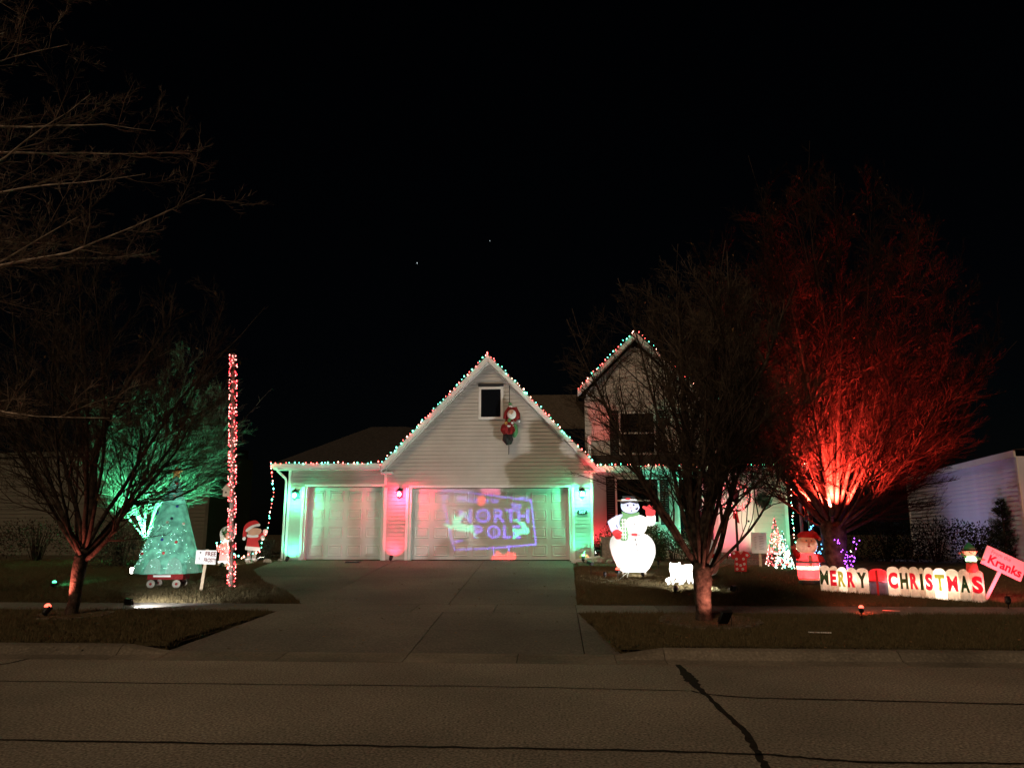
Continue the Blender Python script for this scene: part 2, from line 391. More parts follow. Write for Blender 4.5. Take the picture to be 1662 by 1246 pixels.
# ------------------------------------------------------------------ grass
M_GRASS = mat('dormant_grass', (.06,.052,.02), .9, .2, 2.2, c2=(.21,.155,.078))
def grass_nodes():
    ng = bpy.data.node_groups.new('grass_blades', 'GeometryNodeTree')
    ng.interface.new_socket('Geometry', in_out='INPUT', socket_type='NodeSocketGeometry')
    ng.interface.new_socket('Geometry', in_out='OUTPUT', socket_type='NodeSocketGeometry')
    N = ng.nodes; Lk = ng.links.new
    gi = N.new('NodeGroupInput'); go = N.new('NodeGroupOutput')
    jt = N.new('GeometryNodeJoinGeometry')
    rr = random.Random(3)
    for k in range(7):
        c = N.new('GeometryNodeMeshCone'); c.fill_type = 'NONE'; c.inputs['Vertices'].default_value = 3
        c.inputs['Radius Top'].default_value = .0006; c.inputs['Radius Bottom'].default_value = .0042; c.inputs['Depth'].default_value = rr.uniform(.035,.07)
        tf = N.new('GeometryNodeTransform')
        tf.inputs['Translation'].default_value = (rr.uniform(-.035,.035), rr.uniform(-.035,.035), -.004)
        tf.inputs['Rotation'].default_value = (rr.uniform(-.9,.9), rr.uniform(-.9,.9), 0)
        Lk(c.outputs['Mesh'], tf.inputs['Geometry']); Lk(tf.outputs[0], jt.inputs[0])
    sm = N.new('GeometryNodeSetMaterial'); sm.inputs['Material'].default_value = M_GRASS
    Lk(jt.outputs[0], sm.inputs['Geometry'])
    dp = N.new('GeometryNodeDistributePointsOnFaces'); dp.inputs['Density'].default_value = 420
    Lk(gi.outputs[0], dp.inputs['Mesh'])
    rv = N.new('FunctionNodeRandomValue'); rv.data_type = 'FLOAT_VECTOR'; rv.inputs[0].default_value = (-.15,-.15,0); rv.inputs[1].default_value = (.15,.15,6.28)
    rs = N.new('FunctionNodeRandomValue'); rs.data_type = 'FLOAT'; rs.inputs[2].default_value = .6; rs.inputs[3].default_value = 1.35
    ip = N.new('GeometryNodeInstanceOnPoints')
    Lk(dp.outputs['Points'], ip.inputs['Points']); Lk(sm.outputs[0], ip.inputs['Instance'])
    Lk(rv.outputs[0], ip.inputs['Rotation']); Lk(rs.outputs[1], ip.inputs['Scale'])
    j2 = N.new('GeometryNodeJoinGeometry'); Lk(gi.outputs[0], j2.inputs[0]); Lk(ip.outputs[0], j2.inputs[0])
    Lk(j2.outputs[0], go.inputs[0]); return ng
GN = grass_nodes()
def lawn(y0, y1, xl, xr, name='grass'):
    m = MB(); n = max(3, int((y1-y0)/.25))
    for k in range(n+1):
        y = y0+(y1-y0)*k/n; a, b = xl(y), xr(y)
        for i in range(13):
            x = a+(b-a)*i/12
            m.v.append((x + (R.uniform(-.03,.03) if i in (0,12) else 0), y, gz(y)+.012+R.uniform(-.006,.01)))
    for k in range(n):
        for i in range(12): q = k*13+i; m.f.append((q,q+1,q+14,q+13))
    ring = [k*13 for k in range(n+1)], [k*13+12 for k in range(n+1)], list(range(13))
    for L_ in ring:
        b_ = len(m.v); m.v += [(m.v[i][0],m.v[i][1],m.v[i][2]-.14) for i in L_]
        for i in range(len(L_)-1): m.f.append((L_[i],L_[i+1],b_+i+1,b_+i))
    o = m.build(name, M_SOIL); md = o.modifiers.new('blades','NODES'); md.node_group = GN; return kind(o,'stuff')
lawn(10.9, 13.98, lambda y:-15, lambda y: dl(y)-.03)
lawn(15.13, 22.6, lambda y:-17, lambda y: dl(y)-.04)
lawn(10.9, 13.98, lambda y: dr(y)+.03, lambda y: 13)
lawn(15.13, 21.4, lambda y: dr(y)+.05, lambda y: 14)
bed = MB().slab([(.72,21.45),(4.55,21.3),(4.9,21.9),(4.6,24.5),(1.4,24.5),(1.3,22.9),(.6,22.85)], .06, lambda y: gz(y)+.03).build('mulch_bed', M_MULCH); kind(bed,'structure')
bed2 = MB().slab([(-10.6,21.2),(-9.6,20.8),(-8.35,21.9),(-8.2,22.6),(-8.3,26),(-10.8,26)], .06, lambda y: gz(y)+.03).build('mulch_bed', M_MULCH); kind(bed2,'structure')

# ------------------------------------------------------------------ the house
house = thing('house', 'pale two-storey house with steep garage gable outlined in coloured lights', 'house', (0,0,0))
YW = 23.0
def boards(y, z0, z1, span, m=M_SIDE, step=.115, parent=house, axis=None):
    z = z0
    while z < z1-.01:
        zt = min(z+step, z1)
        for (a0, a1, b0, b1) in span(z, zt):
            if a1-a0 < .02 and b1-b0 < .02: continue
            q = MB()
            h = zt-z; k = max(.3,1-.017/h); c0 = a0+(b0-a0)*k; c1 = a1+(b1-a1)*k; zk = z+h*k
            q.add([(a0,y-.034,z),(a1,y-.034,z),(c1,y-.016,zk),(c0,y-.016,zk),(c0,y-.002,zk+.001),(c1,y-.002,zk+.001),(b1,y-.002,zt),(b0,y-.002,zt),(a0,y,z),(a1,y,z)],
                  [(0,1,2,3),(3,2,5,4),(4,5,6,7),(1,0,8,9)])
            o = q.build('siding_board', m, parent)
            if axis: o.matrix_local = axis
        z = zt
def part(m, name, material, smooth=False): return m.build(name, material, house, smooth)

# walls behind the siding
GX, GA = -1.98, 7.08        # gable axis, apex of the roof line
def rake(x): return GA - abs(x-GX)*1.045
zb = gz(22.9)
part(MB().prism([(-5.16,3.02),(1.18,3.02),(1.18,3.72),(GX,6.95),(-5.16,3.72)], YW+.003, YW+.25), 'gable_wall', M_SIDE)
part(MB().prism([(-5.14,zb),(-4.40,zb),(-4.40,3.02),(-5.14,3.02)], YW+.003, YW+.25), 'pier', M_SIDE)
part(MB().prism([(.56,zb),(1.18,zb),(1.18,3.02),(.56,3.02)], YW+.003, YW+.25), 'pier', M_SIDE)
part(MB().prism([(-8.13,zb),(-7.62,zb),(-7.62,3.06),(-8.13,3.06)], YW+.003, YW+.25), 'pier', M_SIDE)
part(MB().prism([(-8.13,3.06),(-5.17,3.06),(-5.17,3.66),(-8.13,3.66)], YW+.003, YW+.25), 'garage_wall', M_SIDE)
part(MB().box(-8.13,-8.02,YW+.26,31,zb,3.66), 'side_wall', M_SIDE)
part(MB().box(1.07,1.18,YW+.26,24.6,zb,4.6), 'side_wall', M_SIDE)
WX0, WX1, WZ0, WZ1 = -2.28, -1.52, 5.10, 6.12     # gable window
def gspan(z, zt):
    def lim(zz): h = (6.98-zz)/1.045; return max(GX-h, -5.08), min(GX+h, 1.10)
    a0,a1 = lim(z); b0,b1 = lim(zt)
    if zt > WZ0-.01 and z < WZ1+.14: return [(a0,WX0-.002,b0,WX0-.002),(WX1+.002,a1,WX1+.002,b1)]
    return [(a0,a1,b0,b1)]
boards(YW, 3.10, 6.9, gspan)
boards(YW, zb+.05, 3.00, lambda z,t: [(-5.05,-4.48,-5.05,-4.48)])
boards(YW, zb+.05, 3.00, lambda z,t: [(.64,1.10,.64,1.10)])
boards(YW, zb+.05, 3.06, lambda z,t: [(-8.05,-7.70,-8.05,-7.70)])
boards(YW, 3.14, 3.62, lambda z,t: [(-8.05,-5.19,-8.05,-5.19)])
# corner boards and door casings
def trim(x0,x1,z0,z1,name='trim_board',y0=-.046,y1=0.0,material=M_WHITE): part(MB().box(x0,x1,YW+y0,YW+y1,z0,z1), name, material)
for a,b,t in ((-5.14,-5.055,3.02),(-4.475,-4.39,3.02),(.555,.635,3.02),(1.105,1.185,3.72),(-8.135,-8.055,3.64),(-7.695,-7.615,3.06)): trim(a,b,zb-.02,t)
trim(-5.16,-5.085,3.10,3.66)
trim(-4.388,.553,3.01,3.095); trim(-7.613,-5.145,3.062,3.135)
part(MB().box(-4.40,-4.31,YW+.0,YW+.24,zb,3.01),'door_jamb',M_WHITE); part(MB().box(.47,.56,YW+.0,YW+.24,zb,3.01),'door_jamb',M_WHITE)
part(MB().box(-7.62,-7.55,YW+.0,YW+.24,zb,3.06),'door_jamb',M_WHITE); part(MB().box(-5.21,-5.14,YW+.0,YW+.24,zb,3.06),'door_jamb',M_WHITE)
# garage doors: sections with raised panels
def gdoor(x0, x1, z0, z1, ncol, label):
    y = YW+.2
    d = MB().box(x0,x1,y+.02,y+.06,z0,z1).build('garage_door', M_DOOR, house); d['label'] = label
    sh = (z1-z0)/4
    cw = (x1-x0)/ncol; pw, ph = cw*.76, sh*.62
    pm = MB()
    o = [(-pw/2,-ph/2),(pw/2,-ph/2),(pw/2,ph/2),(-pw/2,ph/2)]
    def ring(k, yy): return [(a*(1-k/pw*2) if False else (a-math.copysign(k,a)), yy, b-math.copysign(k,b)) for a,b in o]
    vs = ring(0,0)+ring(.012,-.014)+ring(.03,-.014)+ring(.05,.0)+ring(.075,-.012)
    fs = []
    for r_ in range(4):
        for i in range(4): j=(i+1)%4; fs.append((r_*4+i, r_*4+j, r_*4+4+j, r_*4+4+i))
    fs.append((16,17,18,19)); pm.add(vs, fs)
    me = bpy.data.meshes.new('panel'); me.from_pydata(pm.v,[],pm.f); me.materials.append(M_DOOR)
    for r_ in range(4):
        MB().box(x0,x1,y-.0,y+.018,z0+r_*sh+.006,z0+(r_+1)*sh-.006).build('door_section', M_DOOR, d)
        for c in range(ncol):
            link('panel', me, d, (x0+cw*(c+.5), y-.001, z0+sh*(r_+.5)))
    return d
gdoor(-4.305,.465,zb+.03,3.0,8,'wide white garage door with projected picture')
gdoor(-7.545,-5.215,zb+.03,3.05,4,'narrow white garage door')
# gable window
f = part(MB().box(WX0,WX0+.075,YW-.045,YW+.002,WZ0,WZ1).box(WX1-.075,WX1,YW-.045,YW+.002,WZ0,WZ1).box(WX0+.076,WX1-.076,YW-.045,YW+.002,WZ0,WZ0+.075).box(WX0+.076,WX1-.076,YW-.045,YW+.002,WZ1-.075,WZ1), 'window', M_WHITE)
MB().box(WX0+.076,WX1-.076,YW-.018,YW+.002,WZ0+.076,WZ1-.076).build('pane', M_GLASS, f)
MB().box(WX0-.02,WX1+.02,YW-.06,YW-.001,WZ1+.012,WZ1+.10).build('window_head', M_DARK, f)
# gable roof: two slabs with rake fascia
def roof_slab(pts, th, name, material=M_ROOF):
    n = len(pts); m = MB(); m.add(list(pts)+[(x,y,z-th) for x,y,z in pts], [tuple(range(n)), tuple(range(2*n-1,n-1,-1))]+[((i+1)%n,i,n+i,n+(i+1)%n) for i in range(n)])
    return part(m, name, material)
YE = 22.72
for sgn in (-1,1):
    xe = GX + sgn*3.24; ze = GA - 3.24*1.045
    roof_slab([(GX,YE,GA+.05),(xe,YE,ze+.05),(xe,31,ze+.05),(GX,31,GA+.05)][::-1 if sgn>0 else 1], .05, 'roof')
    q = [(GX,GA-.004),(xe,ze-.004),(xe,ze-.19),(GX,GA-.20)]
    part(MB().prism(q, YE-.03, YE+.0), 'rake_fascia', M_WHITE)
    q = [(GX,GA-.19),(xe,ze-.19),(xe,ze-.215),(GX,GA-.215)]
    part(MB().prism(q, YE+.003, YW-.024), 'soffit', M_WHITE)
    part(MB().box(min(xe,xe-sgn*.34),max(xe,xe-sgn*.34),YE+.003,YW+.3,ze-.26,ze-.2), 'eave_return', M_WHITE)
# left wing roof (hipped), fascia with gutter and downspout
roof_slab([(-8.5,22.62,3.76),(-5.22,22.62,3.76),(-4.0,25.6,5.1),(-5.2,26.2,5.35),(-6.4,26.2,5.35)],.05,'roof')
roof_slab([(-8.5,22.62,3.76),(-6.4,26.2,5.35),(-6.4,29,5.35),(-8.5,31,3.76)],.05,'roof')
part(MB().box(-8.5,-5.22,22.60,22.63,3.56,3.72),'eave_fascia',M_WHITE)
part(MB().prism([(0,0)]*0 or [(-8.52,3.60),(-5.22,3.60),(-5.22,3.72),(-8.52,3.72)],22.50,22.598),'gutter',M_WHITE)
part(MB().box(-8.5,-5.22,22.634,YW-.03,3.555,3.575),'soffit',M_WHITE)
part(MB().tube([(-8.36,22.56,3.6),(-8.36,22.6,3.52),(-8.2,22.9,3.30),(-8.19,22.93,3.2),(-8.19,22.93,zb+.05)],.038,6),'downspout',M_WHITE)
# main house to the right, set back
YM = 24.6; RXE = 7.38
part(MB().prism([(1.19,zb),(RXE,zb),(RXE,5.85),(4.45,5.85),(2.76,7.75),(1.06,6.0),(1.06,4.4),(1.19,4.4)], YM+.003, YM+.2), 'main_wall', M_SIDE)
part(MB().box(RXE-.12,RXE,YM+.21,33,zb,5.85),'side_wall',M_SIDE)
wins = [(1.98,3.40,1.95,3.42),(3.95,4.78,1.35,3.42),(2.15,3.35,4.15,5.55),(5.2,6.3,4.15,5.55)]
shut = [(1.70,1.975,1.92,3.45),(3.405,3.68,1.92,3.45),(4.785,5.03,1.40,3.45),(1.86,2.145,4.1,5.6),(3.355,3.64,4.1,5.6),(4.91,5.195,4.1,5.6),(6.305,6.59,4.1,5.6)]
DX0, DX1 = 5.30, 6.22     # front door and casing
def mspan(z, zt):
    segs = [(1.06 if z > 4.6 else 1.19, RXE-.09)]
    cuts = [(a,b) for a,b,c,d in wins+shut if zt > c and z < d]
    if z < 3.2: cuts.append((DX0-.09,DX1+.09))
    out = []
    for a,b in sorted(cuts)+[(RXE-.09,99)]:
        s0 = segs[0][0]
        if a > s0+.01: out.append((s0,min(a,RXE-.09),s0,min(a,RXE-.09)))
        segs[0] = (max(s0,b), 0)
    if z > 5.84:
        h0 = max(0,(7.85-z)); h1 = max(0,(7.85-zt))
        return [(max(1.1,2.76-h0),min(4.4,2.76+h0),max(1.1,2.76-h1),min(4.4,2.76+h1))]
    return out
boards(YM, zb+.12, 7.7, mspan, step=.125)
part(MB().box(RXE-.088,RXE+.01,YM-.035,YM+.0,zb,5.85),'trim_board',M_WHITE)
for a,b,c,d in wins:
    fr = MB()
    t = .06
    fr.box(a,a+t,YM-.05,YM,c,d).box(b-t,b,YM-.05,YM,c,d).box(a+t+.001,b-t-.001,YM-.05,YM,c,c+t).box(a+t+.001,b-t-.001,YM-.05,YM,d-t,d).box(a+t+.001,b-t-.001,YM-.045,YM,(c+d)/2-.025,(c+d)/2+.025)
    fr = part(fr,'window',M_WHITE)
    MB().box(a+t+.001,b-t-.001,YM-.02,YM+.002,c+t+.001,(c+d)/2-.027).build('pane',M_GLASS,fr)
    MB().box(a+t+.001,b-t-.001,YM-.03,YM+.002,(c+d)/2+.027,d-t-.001).build('pane',M_GLASS,fr)
for a,b,c,d in shut:
    sh = part(MB().box(a,a+.035,YM-.05,YM,c,d).box(b-.035,b,YM-.05,YM,c,d).box(a+.036,b-.036,YM-.05,YM,c,c+.06).box(a+.036,b-.036,YM-.05,YM,d-.06,d),'shutter',M_DARK)
    lo = MB(); z = c+.07
    while z < d-.09: lo.add([(a+.036,YM-.045,z),(b-.036,YM-.045,z),(b-.036,YM-.01,z+.045),(a+.036,YM-.01,z+.045)],[(0,1,2,3)]); z += .055
    kind(lo.build('louvre',M_DARK,sh),'stuff')
dz = 1.08
fd = part(MB().box(DX0,DX1,YM-.02,YM+.0,dz,3.15),'front_door',M_WHITE)
for i in (0,1):
    for j,(u,v) in enumerate(((.1,.55),(.68,1.3),(1.45,1.95))):
        xa = DX0+.1+i*.40
        MB().box(xa,xa+.31,YM-.028,YM-.021,dz+u,dz+v).build('panel',M_WHITE,fd)
MB().ell((DX1-.08,YM-.06,dz+.95),.032,10,7).build('handle',M_METAL,fd,True)
for a,b in ((DX0-.088,DX0-.004),(DX1+.004,DX1+.088)): part(MB().box(a,b,YM-.04,YM,dz,3.16),'door_casing',M_WHITE)
part(MB().box(DX0-.088,DX1+.088,YM-.04,YM,3.162,3.25),'door_casing',M_WHITE)
part(MB().box(4.35,7.5,22.7,YM-.002,zb-.2,1.06),'porch_slab',M_CONC)
part(MB().box(4.6,7.3,22.32,22.697,zb-.2,.93),'porch_step',M_CONC)
# porch roof, fascia
roof_slab([(1.2,23.30,3.72),(7.95,23.30,3.72),(7.95,YM,4.15),(1.2,YM,4.15)],.05,'porch_roof')
part(MB().box(1.2,7.95,23.27,23.30,3.50,3.68),'eave_fascia',M_WHITE)
part(MB().box(1.25,7.97,23.17,23.268,3.54,3.66),'gutter',M_WHITE)
part(MB().box(1.2,7.95,23.303,YM-.03,3.50,3.52),'soffit',M_WHITE)
part(MB().box(7.62,7.74,23.33,23.45,1.06 if False else .85,3.50),'porch_post',M_METAL)
# upper gable roof and main roofs
for sgn in (-1,1):
    ax, az, half = 2.76, 8.17, 1.93
    xe, ze = ax+sgn*half, az-half*1.0
    roof_slab([(ax,24.3,az+.05),(xe,24.3,ze+.05),(xe,31,ze+.05),(ax,31,az+.05)][::-1 if sgn>0 else 1],.05,'roof')
    part(MB().prism([(ax,az-.004),(xe,ze-.004),(xe,ze-.17),(ax,az-.18)],24.27,24.3),'rake_fascia',M_WHITE)
    part(MB().prism([(ax,az-.18),(xe,ze-.17),(xe,ze-.195),(ax,az-.205)],24.303,YM-.025),'soffit',M_WHITE)
roof_slab([(4.6,24.25,5.98),(7.85,24.25,5.98),(7.0,29,8.3),(3.0,29,8.3)],.06,'roof')
part(MB().box(4.55,7.85,24.22,24.25,5.78,5.94),'eave_fascia',M_WHITE)
part(MB().box(4.55,7.85,24.253,YM-.025,5.775,5.795),'soffit',M_WHITE)
part(MB().box(4.6,7.87,24.12,24.218,5.82,5.93),'gutter',M_WHITE)
M_ROOFB = mat('brown_shingle', (.075,.06,.045), .95, .3, 14, bump=.5, bscale=30)
roof_slab([(-2.6,25.2,5.15),(1.2,25.2,5.15),(1.2,27.2,6.62),(-2.6,27.2,6.62)],.06,'roof',M_ROOFB)

plq = thing('house_number_plaque','black plaque reading 507 under the right green wall lantern','plaque',(at(945,831,YW-.04)),0)
MB().prism(spline([(-.13,-.06),(.13,-.06),(.14,.05),(0,.075),(-.14,.05)],3),-.012,.012).build('plate',M_PBLACK,plq)
text('number','507',.13,M_PWHITE,plq,(0,-.014,0),depth=.004,offset=.003)
MB().box(-.15,.15,-.012,.01,-.115,-.085).build('rail',M_PGREY,plq)

# ------------------------------------------------------------------ wall lanterns
def lantern(px, py, color, emat, power, label, up=None):
    p = at(px, py, YW-.28)
    t = thing('wall_lantern', label, 'wall lantern', p, 0, 'lanterns on the garage piers')
    MB().box(-.06,.06,.205,.248,-.10,.16).build('back_plate',M_METAL,t)
    MB().tube([(0,.21,.10),(0,.08,.19),(0,0,.17)],.014,6).build('arm',M_METAL,t)
    MB().lathe([(.03,.17),(.05,.15),(.115,.09),(.12,.075)],4).build('cap',M_METAL,t)
    for a,b in ((1,0),(-1,0),(0,1),(0,-1)): MB().tube([(a*.105,b*.105,.08),(a*.035,b*.035,-.14)],.008,4).build('cage_bar',M_METAL,t)
    MB().lathe([(.035,-.13),(.038,-.145),(.015,-.16)],4).build('base',M_METAL,t)
    MB().ell((0,0,-.01),(.045,.045,.065),12,8).build('bulb',emat,t,True)
    light('lantern_light','POINT',p+Vector((0,-.03,-.23)),color,power,t,size=.04)
    return t
EG = emit('lantern_green',(.05,1,.42),480); ER = emit('lantern_red',(1,.03,.10),650); EG2 = emit('lantern_green_bright',(.06,1,.42),800)
lantern(478,803,GRN,EG,22,'green glowing wall lantern left of the narrow garage door')
lantern(648,801,(1,.03,.09),ER,38,'red glowing wall lantern between the two garage doors')
lantern(945,801,GRN,EG2,34,'brightest green wall lantern, above the number plaque')

# ------------------------------------------------------------------ light fixtures on stakes
def stake_lamp(name, label, pos, aim, color, emat, power, angle=80, size=.04, h=.18, head=.055, group='spotlights on stakes', blend=.7, dome=False):
    pos = Vector(pos); aim = Vector(aim)
    t = thing(name, label, 'spotlight', pos, 0, group)
    hd = Vector((0,0,h)); d = (aim-(pos+hd)).normalized()
    MB().tube([(0,0,-.05),(0,0,h-head)],[.006,.012],5).build('stake',M_BLACK,t)
    m = MB().tube([hd-d*head*1.6, hd-d*head*1.1, hd+d*head*.6, hd+d*head*1.0],[head*.5,head*.85,head,head*1.05],12,cap=False)
    n = 12; m.f.append(tuple(reversed(range(n)))); m.build('housing',M_BLACK,t,False)
    MB().tube([hd+d*head*.55, hd+d*head*.6],[head*.9,head*.9],12).build('lens',emat,t)
    if dome: MB().lathe([(head*.9,h+head*.8),(head*.85,h+head*1.2),(head*.55,h+head*1.6),(head*.1,h+head*1.75)],12).build('dome',E_DOMER if color[0] > color[1] else E_DOMEG,t,True)
    if power: light('spot_light','SPOT',pos+hd+d*(head*(2.4 if dome else 1.1)+.02),color,power,t,aim,size,angle,blend)
    return t
def flood(name, label, pos, aim, color, emat, power, angle=110, w_=.16, h_=.11, up=.12, group='flat floodlights', blend=.8):
    pos = Vector(pos); aim = Vector(aim)
    t = thing(name, label, 'floodlight', pos, 0, group)
    c = Vector((0,0,up)); d = (aim-(pos+c)).normalized(); M = d.to_track_quat('-Y','Z').to_matrix().to_4x4(); M.translation = c
    MB().box(-w_/2,w_/2,-.02,.03,-h_/2,h_/2).xf(M).build('housing',M_BLACK,t)
    MB().box(-w_/2+.012,w_/2-.012,-.026,-.021,-h_/2+.012,h_/2-.012).xf(M).build('lens',emat,t)
    MB().tube([(-w_/2-.012,0,up),(-w_/2-.012,0,.0),(w_/2+.012,0,.0),(w_/2+.012,0,up)],.007,5).build('bracket',M_BLACK,t)
    if power: light('flood_light','SPOT',pos+c+d*.06,color,power,t,aim,.05,angle,blend)
    return t
def gpt(x, y, dz=0): return Vector((x, y, gz(y)+.012+dz))
W1 = (1.0,.96,.91)
flood('floodlight','black floodlight on the grass right of the front tree trunk, lighting the snowman',gpt(3.75,16.6),(-3.3,23,4.2),W1,E_LENSW,1350,70)
flood('floodlight','black floodlight lying on the left sidewalk beside a bright patch',gpt(-7.9,14.15),(-5.2,23,1.9),(1,.98,.95),E_LENSW,360,110,up=.14)
flood('floodlight','grey floodlight with two white bars left of the cone tree',gpt(-10.3,18.6),(-8.6,17.1,1.4),(.75,.95,1),E_LENSW,12,90,w_=.28,h_=.16,up=.2)
flood('floodlight','small white floodlight beside the rocks at the left garage corner',gpt(-8.55,22.2),(-9.0,22.4,2.2),(1,1,.95),E_LENSW,0,90,w_=.18,h_=.13)
stake_lamp('spotlight','short red spotlight at the foot of the red lit pier',gpt(-4.80,22.60,.01),(-4.77,23,1.35),(1,.03,.10),E_LENSR,62,104,h=.1,blend=1)
stake_lamp('spotlight','green spotlight hidden at the foot of the left pier',gpt(-7.90,22.58),(-7.88,23,1.3),(.05,1,.52),E_LENSG,64,104,h=.08,blend=1)
stake_lamp('spotlight','green spotlight at the foot of the right pier by the rocks',gpt(.84,22.32),(.88,23,1.45),(.05,1,.48),E_LENSG,90,86,h=.12,blend=1)
stake_lamp('spotlight','bare white spotlight at the right pier corner above the rocks',gpt(1.25,22.62),(.8,22.5,1.0),(1,.8,.6),E_LENSW,6,120,h=.28,head=.05)
stake_lamp('spotlight','red glowing spotlight on the lawn in front of the snowman',gpt(1.52,18.7),(1.1,20.5,1.0),(1,.05,.06),E_LENSR,14,70,h=.2,dome=True)
stake_lamp('spotlight','red spotlight with red dome on the right parkway grass',gpt(5.09,13.32),(6.8,17.2,1.0),(1,.1,.06),E_LENSR,160,60,h=.17,head=.045,dome=True)
stake_lamp('spotlight','red topped black spotlight beside the left front tree',gpt(-8.72,13.05),(-8.45,13.34,1.0),(1,.22,.15),E_LENSR,170,70,h=.14,head=.06,dome=True)
stake_lamp('spotlight','green spotlight low in the grass at the far left',gpt(-11.2,16.9),(-10.9,21,1.6),(.1,1,.5),E_LENSG,30,80,h=.1,head=.05,dome=True)
stake_lamp('spotlight','white spotlight glowing behind the hedge end',gpt(3.75,23.0,.1),(4.0,22.4,1.5),(1,.9,.72),E_LENSW,9,130,h=.35,head=.065)
stake_lamp('spotlight','small white spotlight at the snowman foot, shining up',gpt(2.12,18.75),(1.97,19.5,1.15),(1,.97,.93),E_LENSW,85,115,h=.13,head=.04)
stake_lamp('spotlight','white spotlight behind the trunk aimed at the shaggy white animal',gpt(2.55,16.6),(2.75,17.8,.9),(1,.97,.9),E_LENSW,20,110,h=.1)
stake_lamp('spotlight','black spotlight stake at the foot of the tilted red lit sign',gpt(8.35,14.9),(8.75,15.75,1.1),(1,.06,.09),E_LENSR,230,100,h=.15)
stake_lamp('spotlight','red spotlight on the porch step beneath the front door',(4.95,22.4,.92),(5.62,24.6,2.2),(1,.10,.20),E_LENSR,330,66,h=.1,head=.04)
stake_lamp('spotlight','green spotlight on the porch slab beneath the spiky wreath',(6.75,22.95,1.05),(6.85,24.6,2.3),(.22,1,.52),E_LENSG,140,90,h=.1,head=.04)
stake_lamp('spotlight','green spotlight behind the hedge, lighting the wall by the window',gpt(3.1,23.6,.1),(3.95,24.6,2.0),(.1,1,.6),E_LENSG,110,90,h=.6,head=.04)
stake_lamp('spotlight','small red spotlight at the driveway edge of the lawn, lighting the upper wall',gpt(1.22,18.85),(1.45,24.6,4.95),(1,.05,.07),E_LENSR,1700,14,h=.12,head=.04)
stake_lamp('spotlight','red spotlight by the hedge corner, lighting the wall beside the pier',gpt(1.45,24.1,.05),(1.5,24.6,1.9),(1,.05,.07),E_LENSR,60,110,h=.3,head=.04)
flood('floodlight','lavender floodlight behind the dark bushes on the right, lighting the neighbour wall',gpt(9.6,25.6),(12.4,24.3,3.0),(.66,.58,1),E_LENSW,130,120,up=.2)
stake_lamp('spotlight','green spotlight beside the snowman, lighting the upper wall',gpt(2.75,20.6),(3.6,24.6,4.2),(.1,1,.6),E_LENSG,900,26,h=.2,head=.04)
stake_lamp('spotlight','white spotlight lighting the two standing cutouts',gpt(-9.15,20.9),(-9.2,22.3,1.3),(1,.95,.9),E_LENSW,34,120,h=.08)

# ------------------------------------------------------------------ string lights
def string(name, label, pts, spacing, mats, r=.018, jit=.03, group=None, wire=True, dens=1, cat='string lights', parent=None):
    t = parent or thing(name, label, cat, pts[0], 0, group)
    o = Vector(pts[0]) if parent is None else Vector((0,0,0))
    P = [Vector(p)-o for p in pts]
    if wire: MB().tube(P, .006, 4).build('wire', M_WIRE, t)
    B = [MB() for _ in mats]; k = 0; acc = 0
    for a, b in zip(P, P[1:]):
        L = (b-a).length
        while acc < L:
            p = a.lerp(b, acc/L)
            p = p + Vector((R.uniform(-jit,jit), R.uniform(-jit,0)*.6, R.uniform(-jit*.6,jit)))
            B[R.randrange(len(mats)) if R.random() < .45 else (k//4) % min(2,len(mats))].octa(p, r*R.uniform(.6,1.3)); k += 1
            acc += spacing*R.uniform(.6,1.4)
        acc -= L
    for m_, e in zip(B, mats):
        if m_.v: kind(m_.build('bulbs', e, t, True), 'stuff')
    return t
def sag(a, b, n=8, s=.03):
    a, b = Vector(a), Vector(b)
    return [a.lerp(b, i/n)+Vector((0,0,-s*math.sin(math.pi*i/n) + R.uniform(-.015,.015))) for i in range(n+1)]
C3 = [E_RED, E_GRN, E_WHT]
yl = YE-.06
gl = 'string lights along the roof edges'
string('string_lights','red, green and white lights up the left slope of the garage gable',sag((GX-3.24,yl,GA-3.24*1.045+.01),(GX,yl,GA+.03),14,.0),.115,C3,group=gl)
string('string_lights','red, green and white lights down the right slope of the garage gable',sag((GX,yl,GA+.03),(GX+3.24,yl,GA-3.24*1.045+.01),14,.0),.115,C3,group=gl)
string('string_lights','lights along the low eave above the narrow garage door',sag((-8.52,22.45,3.75),(-5.2,22.45,3.74),14,.02),.13,C3,group=gl)
string('string_lights','lights up the left slope of the upstairs gable',sag((.85,24.2,6.28),(2.76,24.2,8.24),10,0),.11,C3,group=gl)
string('string_lights','lights down the right slope of the upstairs gable',sag((2.76,24.2,8.24),(4.68,24.2,6.28),10,0),.16,C3,group=gl)
string('string_lights','lights along the upstairs eave behind the red tree',sag((4.68,24.08,5.97),(7.85,24.08,5.97),10,.02),.17,C3,group=gl)
string('string_lights','lights along the porch eave right of the garage',sag((1.25,23.12,3.69),(7.95,23.12,3.69),18,.02),.13,C3,group=gl)
string('string_lights','lights running down the right corner of the porch wall',[Vector((7.5,YM-.1,3.3)),Vector((7.5,YM-.1,2.2)),Vector((7.53,YM-.12,1.06))],.1,[E_GRN,E_WHT],r=.018,group=gl)
e0 = Vector((-8.53,22.45,3.72))
string('string_lights','lights hanging from the left eave down to the two cutout figures',[e0,at(444,800,22.4),at(439,830,22.35),at(434,858,22.3),at(428,872,22.25),at(422,895,22.2),at(408,898,22.1),at(392,905,21.9),at(384,900,21.8),at(362,898,21.5),at(350,882,21.5),at(366,876,21.5),at(350,895,21.45),at(372,888,21.5)],.11,C3,r=.021,jit=.015)

